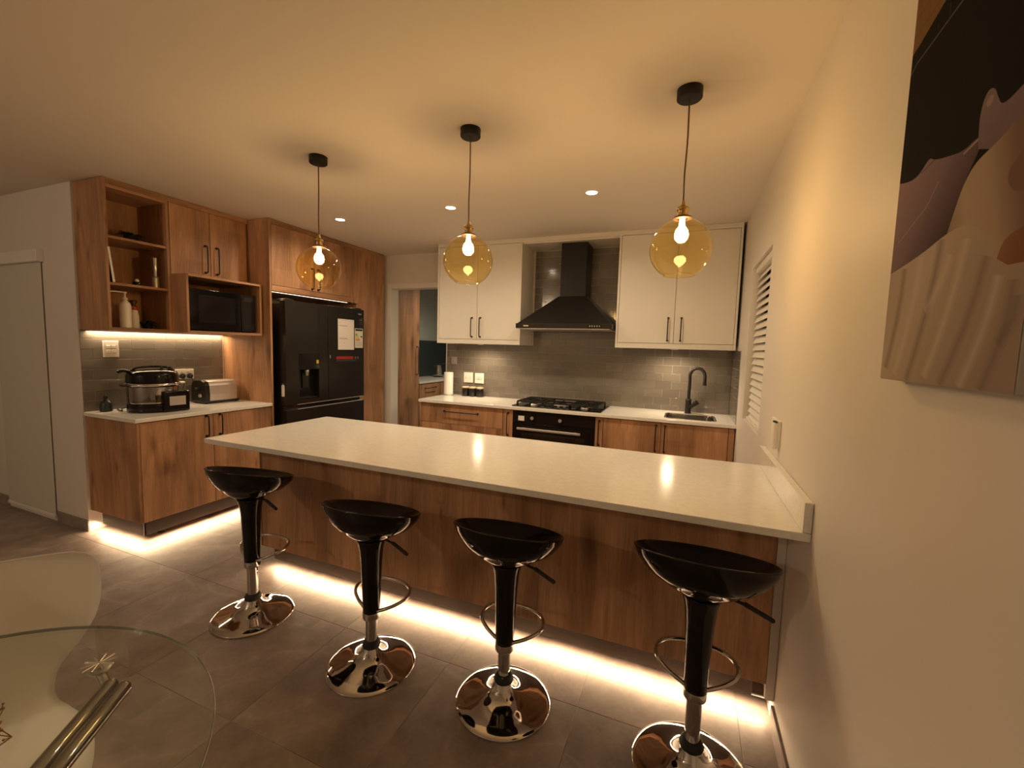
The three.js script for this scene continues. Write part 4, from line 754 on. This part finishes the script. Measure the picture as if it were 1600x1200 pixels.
// ------------------------------------------------------------------ glass table, chair, dried twigs
{
  const cx = -1.52, cz = 4.29, R = 0.52, yt = 0.735;
  const t = thing('glass_table', 'round clear glass table on curved chrome arms', 'table', [cx, 0, cz]);
  put(t, 'table_top', new THREE.CylinderGeometry(R - 0.002, R - 0.002, 0.010, 120, 1).translate(0, yt - 0.005, 0), M.glass, 'round clear glass top');
  put(t, 'glass_edge', lathe([[R - 0.0015, yt - 0.009], [R, yt - 0.007], [R, yt - 0.003], [R - 0.0015, yt - 0.001]], 0, 0, 0, 120), M.glassEdge);
  put(t, 'base_ring', new THREE.TorusGeometry(0.26, 0.016, 12, 72).rotateX(Math.PI / 2).translate(0, 0.017, 0), M.chrome);
  for (let k = 0; k < 3; k++) {
    const a0 = k * 2 * Math.PI / 3 - 1.444, rot = (x, y, z) => [x * Math.cos(a0) - z * Math.sin(a0), y, x * Math.sin(a0) + z * Math.cos(a0)];
    for (const [o, uo, rr] of [[-0.044, 0.016, 0.0155], [-0.013, 0.028, 0.0150]]) {
      const P = [[0.375 + uo, 0.705, o], [0.30 + uo, 0.703, 0.07 + o], [0.22 + uo, 0.695, 0.14 + o], [0.14 + uo, 0.655, 0.195 + o], [0.08 + uo, 0.60, 0.22 + o], [0.055 + uo, 0.50, 0.21 + o], [0.08 + uo, 0.30, 0.15 + o], [0.15 + uo, 0.12, 0.08 + o], [0.245, 0.022, o * 0.5]].map(p => rot(...p));
      const arm = put(t, 'arm', tube(P, rr, false, 70, 18), M.chromeDark);
      put(arm, 'arm_cap', new THREE.SphereGeometry(rr * 1.0, 18, 12).scale(1, 1, 1).translate(...P[0]), M.chromeDark);
    }
    const c = rot(0.392, 0, -0.100), pad = put(t, 'glass_pad', lathe([[0, yt - 0.018], [0.016, yt - 0.018], [0.021, yt - 0.011], [0, yt - 0.0105]], c[0], 0, c[2], 24), M.steelSoft);
    put(pad, 'pad_stem', rod([...rot(0.389, 0.703, -0.054)], [c[0], yt - 0.017, c[2]], 0.010), M.chrome);
    for (let i = 0; i < 5; i++) { const q = i / 5 * Math.PI + 0.2; put(pad, 'pad_ray', rod([c[0] - 0.030 * Math.cos(q), yt + 0.0015, c[2] - 0.030 * Math.sin(q)], [c[0] + 0.030 * Math.cos(q), yt + 0.0015, c[2] + 0.030 * Math.sin(q)], 0.0018, 8), M.chromeBright); }
  }
}
{ // shell chair: one moulded shell with a waist, facing local +x
  const t = thing('shell_chair', 'cream moulded shell chair tucked under the glass table', 'chair', [-1.87, 0, 4.02]);
  t.rotation.y = -0.42;
  // centre line from front edge over the seat up the back, half width along it
  const line = [[0.25, 0.425, 0.15], [0.24, 0.438, 0.185], [0.20, 0.447, 0.212], [0.10, 0.448, 0.225], [0.0, 0.444, 0.215], [-0.09, 0.444, 0.18], [-0.14, 0.452, 0.155], [-0.175, 0.475, 0.145], [-0.195, 0.515, 0.155], [-0.215, 0.58, 0.20], [-0.235, 0.66, 0.238], [-0.255, 0.74, 0.25], [-0.27, 0.80, 0.242], [-0.276, 0.825, 0.225], [-0.279, 0.84, 0.195]];
  const curve = new THREE.CatmullRomCurve3(line.map(p => V(p[0], p[1], p[2]))), NS = 60, NW = 20, th = 0.009, pos = [], idx = [];
  for (const side of [0, 1]) for (let i = 0; i <= NS; i++) {
    const p = curve.getPoint(i / NS), q = curve.getTangent(i / NS), n = V(-q.y, q.x, 0).normalize(); if (n.lengthSq() < 1e-6) n.set(0, 1, 0);
    for (let j = 0; j <= NW; j++) { const s = 2 * j / NW - 1, back = THREE.MathUtils.smoothstep(p.y, 0.5, 0.7), cup = 0.045 * s * s * back, o = side ? -th : 0; const sgn = n.y >= 0 || back > 0.2 ? 1 : 1; pos.push(p.x - n.x * -o * sgn + cup, p.y + n.y * o + 0.012 * s * s * (1 - back), p.z * s); }
  }
  const row = NW + 1, off = (NS + 1) * row;
  for (let i = 0; i < NS; i++) for (let j = 0; j < NW; j++) { const a = i * row + j, b = a + 1, c = a + row, d = c + 1; idx.push(a, b, d, a, d, c, off + a, off + d, off + b, off + a, off + c, off + d); }
  const edge = (a, b) => idx.push(a, b, off + b, a, off + b, off + a);
  for (let i = 0; i < NS; i++) { edge((i + 1) * row, i * row); edge(i * row + NW, (i + 1) * row + NW); } for (let j = 0; j < NW; j++) { edge(j, j + 1); edge(NS * row + j + 1, NS * row + j); }
  const g = new THREE.BufferGeometry(); g.setAttribute('position', new THREE.Float32BufferAttribute(pos, 3)); g.setIndex(idx); g.computeVertexNormals();
  const sm = M.shell.clone(); sm.side = THREE.DoubleSide;
  put(t, 'shell', g, sm);
  for (const [sx, sz] of [[1, 1], [1, -1], [-1, 1], [-1, -1]]) put(t, 'leg', tube([[sx * 0.03, 0.425, sz * 0.05], [sx * 0.12, 0.415, sz * 0.12], [sx * 0.165, 0.36, sz * 0.17], [sx * 0.20, 0.10, sz * 0.21], [sx * 0.21, 0.004, sz * 0.22]], 0.008, false, 40, 10), M.chrome);
  put(t, 'hub', lathe([[0, 0.418], [0.055, 0.418], [0.06, 0.43], [0.05, 0.436], [0, 0.437]]), M.rubber);
}
{ // dried twigs in a low dish at the near side of the glass table
  seed = 4242; const bxp = [-1.395, 0.735, 4.232], t = thing('dried_twigs', 'spray of dried brown twigs on the glass table', 'dried flowers', bxp);
  put(t, 'dish', lathe([[0, 0.001], [0.04, 0.001], [0.055, 0.012], [0.06, 0.03], [0.056, 0.03], [0.05, 0.014], [0, 0.008]]), M.brassDark);
  for (let k = 0; k < 15; k++) {
    const a = -2.3 + (k - 7) * 0.17 + (rnd() - 0.5) * 0.2, L = 0.12 + rnd() * 0.05, P = []; for (let i = 0; i <= 4; i++) { const s = i / 4; P.push([Math.cos(a) * L * s * 0.8 + (rnd() - 0.5) * 0.008, 0.012 + 0.075 * s + (rnd() - 0.5) * 0.006, Math.sin(a) * L * s + (rnd() - 0.5) * 0.008]); }
    const list = [tube(P, 0.0011, false, 16, 5)]; for (let i = 2; i <= 4; i++) for (let q = 0; q < 3; q++) { const b = P[i], e = [b[0] + (rnd() - 0.5) * 0.04, b[1] + rnd() * 0.03, b[2] + (rnd() - 0.5) * 0.04]; list.push(rod(b, e, 0.0008, 5), new THREE.SphereGeometry(0.002, 6, 5).translate(...e)); }
    put(t, 'twig', merge(list), M.twig);
  }
}
// ------------------------------------------------------------------ canvas print on the right wall
{
  const W = 0.385, Hc = 0.85, S = 1000;                     // metres; drawing units: millimetres from the lower left corner
  const tex = canvasTex(770, 1700, (g, w, h) => {
    const X = x => x / 385 * w, Y = y => h - y / 850 * h;
    const poly = (pts, fill) => { g.beginPath(); pts.forEach((p, i) => i ? g.lineTo(X(p[0]), Y(p[1])) : g.moveTo(X(p[0]), Y(p[1]))); g.closePath(); g.fillStyle = fill; g.fill(); };
    const soft = (pts, fill, corners = []) => { g.beginPath(); g.moveTo(X(pts[0][0]), Y(pts[0][1])); for (let i = 1; i < pts.length - 1; i++) { const a = pts[i], b = pts[i + 1]; g.quadraticCurveTo(X(a[0]), Y(a[1]), X((a[0] + b[0]) / 2), Y((a[1] + b[1]) / 2)); } const l = pts[pts.length - 1]; g.lineTo(X(l[0]), Y(l[1])); for (const c of corners) g.lineTo(X(c[0]), Y(c[1])); g.closePath(); g.fillStyle = fill; g.fill(); };
    const lin = (x0, y0, x1, y1, ...cs) => { const q = g.createLinearGradient(X(x0), Y(y0), X(x1), Y(y1)); cs.forEach((c, i) => q.addColorStop(i / (cs.length - 1), c)); return q; };
    const line = (pts, c, lw) => { g.beginPath(); pts.forEach((p, i) => i ? g.lineTo(X(p[0]), Y(p[1])) : g.moveTo(X(p[0]), Y(p[1]))); g.strokeStyle = c; g.lineWidth = lw; g.stroke(); };
    g.fillStyle = '#1c1a1a'; g.fillRect(0, 0, w, h);
    poly([[0, 610], [150, 645], [330, 850], [0, 850]], '#94724f'); for (let i = 0; i < 7; i++) line([[0, 640 + i * 32], [200, 660 + i * 34]], '#7d5c3e', 3); for (let i = 0; i < 6; i++) line([[20 + i * 36, 600], [10 + i * 34, 850]], '#7d5c3e', 2);
    poly([[0, 612], [130, 632], [385, 845], [385, 700], [0, 580]], '#1d1b1b');
    line([[0, 576], [22, 586], [189, 598], [385, 720]], '#857d78', 5);
    // lavender hand and sleeve at the left
    soft([[0, 378], [40, 366], [80, 366], [110, 384], [128, 372], [165, 362], [215, 350], [245, 357], [264, 350], [250, 330], [225, 300], [200, 240], [180, 150]], lin(20, 380, 190, 200, '#b49a9c', '#94808a', '#4c3f45'), [[0, 150]]);
    line([[20, 260], [120, 300], [150, 330]], '#bda4a5', 4); line([[85, 366], [130, 372]], '#6e5c62', 3); line([[215, 346], [258, 354]], '#c3aeac', 6);
    // finger
    soft([[252, 338], [246, 372], [250, 402], [262, 414], [276, 408], [284, 392], [296, 374], [330, 380], [385, 392]], lin(250, 410, 300, 320, '#9d8b92', '#8a7880'), [[385, 330], [300, 318]]);
    soft([[259, 398], [268, 404], [276, 398], [270, 388], [260, 390], [259, 398]], '#b5a3a6');
    // pale forearm
    soft([[185, 215], [205, 262], [225, 300], [250, 322], [300, 330], [345, 350], [385, 372]], lin(190, 200, 360, 250, '#a58f83', '#cbb9a6', '#c5b19d', '#8f786c'), [[385, 140], [260, 150]]);
    soft([[355, 300], [330, 290], [322, 270], [345, 245], [385, 250], [385, 310], [355, 300]], '#8d7468');
    // white shirt
    soft([[0, 205], [60, 212], [130, 222], [190, 236], [240, 238], [275, 226], [300, 200], [318, 178], [345, 160], [385, 158]], lin(0, 220, 330, 0, '#cfc0b0', '#d8cbbb', '#c4b4a5', '#b3a294'), [[385, 0], [0, 0]]);
    for (const [a, b, c, d, k] of [[60, 205, 20, 20, 0], [120, 215, 60, 10, 1], [180, 230, 110, 0, 0], [250, 215, 170, 10, 1], [300, 180, 220, 0, 0], [330, 150, 270, 0, 1], [360, 140, 320, 0, 0], [210, 200, 150, 120, 1], [370, 120, 345, 60, 0]]) { for (const lw of [52, 34, 20, 9]) { g.globalAlpha = 0.13; line([[a, b], [a + (c - a) * 0.25 + 7, b + (d - b) * 0.25], [(a + c) / 2 + 9, (b + d) / 2], [a + (c - a) * 0.75 + 6, b + (d - b) * 0.75], [c, d]], k ? '#efe4d6' : '#85746a', lw); } g.globalAlpha = 1; }
    // ear and cheek
    soft([[322, 172], [328, 190], [345, 200], [385, 204]], lin(322, 190, 385, 160, '#a57d63', '#8a5f48'), [[385, 158], [345, 160]]);
    soft([[385, 850], [372, 830], [372, 780], [385, 760], [385, 850]], '#a08d85');
  });
  const c = thing('canvas_print', 'tall unframed canvas photo print of hands and a white shirt on the right wall', 'canvas print', [-0.018, 1.42, 3.305 + W / 2]);
  put(c, 'canvas', bx(-0.017, 0.017, 0, Hc, -W / 2, W / 2, 0.002), std({ color: rgb(0.45, 0.42, 0.38), roughness: 0.85 }));
  const g = new THREE.PlaneGeometry(W - 0.003, Hc - 0.003).rotateY(-Math.PI / 2).translate(-0.0176, Hc / 2, 0);
  put(c, 'print', g, phys({ map: tex, roughness: 0.95, specularIntensity: 0.25, color: rgb(0.66, 0.63, 0.62) }));
}
// ------------------------------------------------------------------ scullery seen through the doorway
{
  const c = thing('pantry_cupboard', 'tall oak pantry cupboard with a long black handle inside the doorway', 'cabinet', [-4.42, 0, -0.6]);
  part(c, 'carcass', bx(-4.74, -4.122, 0.1, 2.4, -1.075, -0.125, 0.001), M.woodB);
  part(c, 'door', wb(-4.12, -4.10, 0.1, 2.4, -0.60, -0.127, 'y'), M.wood);
  const d = part(c, 'door', wb(-4.12, -4.10, 0.1, 2.4, -1.073, -0.604, 'y'), M.wood); barHandle(d, [-4.10, 1.02, -1.01], [-4.10, 1.43, -1.01], [1, 0, 0]);
  part(c, 'plinth', bx(-4.7, -4.16, 0, 0.098, -1.07, -0.13, 0.001), M.plinth);
  const b = thing('base_cabinet', 'oak drawer cupboard inside the doorway beyond the pantry cupboard', 'cabinet', [-4.42, 0, -2.0]);
  part(b, 'carcass', bx(-4.73, -4.122, 0.12, 0.868, -2.96, -1.08, 0.001), M.woodB);
  for (const [a, e] of [[-1.70, -1.082], [-2.33, -1.704], [-2.96, -2.334]]) for (const [y0, y1] of [[0.62, 0.866], [0.12, 0.617]]) { const w = part(b, 'drawer', wb(-4.12, -4.10, y0, y1, a, e - 0.003, 'y'), M.wood); barHandle(w, [-4.10, y1 - 0.07, (a + e) / 2 - 0.15], [-4.10, y1 - 0.07, (a + e) / 2 + 0.15], [1, 0, 0]); }
  part(b, 'plinth', bx(-4.7, -4.16, 0, 0.118, -2.96, -1.09, 0.001), M.plinth);
  const w = thing('worktop', 'pale worktop inside the doorway carrying the kettle', 'worktop', [-4.42, 0.872, -2.0]);
  part(w, 'slab', bx(-4.737, -4.09, 0.872, 0.90, -2.965, -1.08, 0.003), M.quartz);
  const k = thing('kettle', 'steel kettle with a black handle on the worktop inside the doorway', 'kettle', [-4.47, 0.9, -2.22]);
  put(k, 'base', lathe([[0, 0], [0.075, 0], [0.078, 0.006], [0.074, 0.022], [0, 0.022]]), M.rubber);
  put(k, 'kettle_body', lathe([[0, 0.023], [0.078, 0.023], [0.080, 0.04], [0.072, 0.14], [0.060, 0.20], [0.054, 0.215], [0, 0.22]]), M.steel);
  put(k, 'lid', lathe([[0, 0.218], [0.05, 0.217], [0.045, 0.232], [0.012, 0.238], [0.012, 0.25], [0, 0.252]]), M.rubber);
  put(k, 'handle', tube([[0.03, 0.225, -0.03], [0.07, 0.24, -0.075], [0.085, 0.19, -0.1], [0.08, 0.09, -0.095], [0.055, 0.06, -0.06]], 0.012, false, 30, 10), M.rubber);
  put(k, 'spout', new THREE.ConeGeometry(0.02, 0.06, 14).rotateZ(0.9).translate(-0.055, 0.19, 0.03), M.steel);
}
renderer.render(scene, camera);
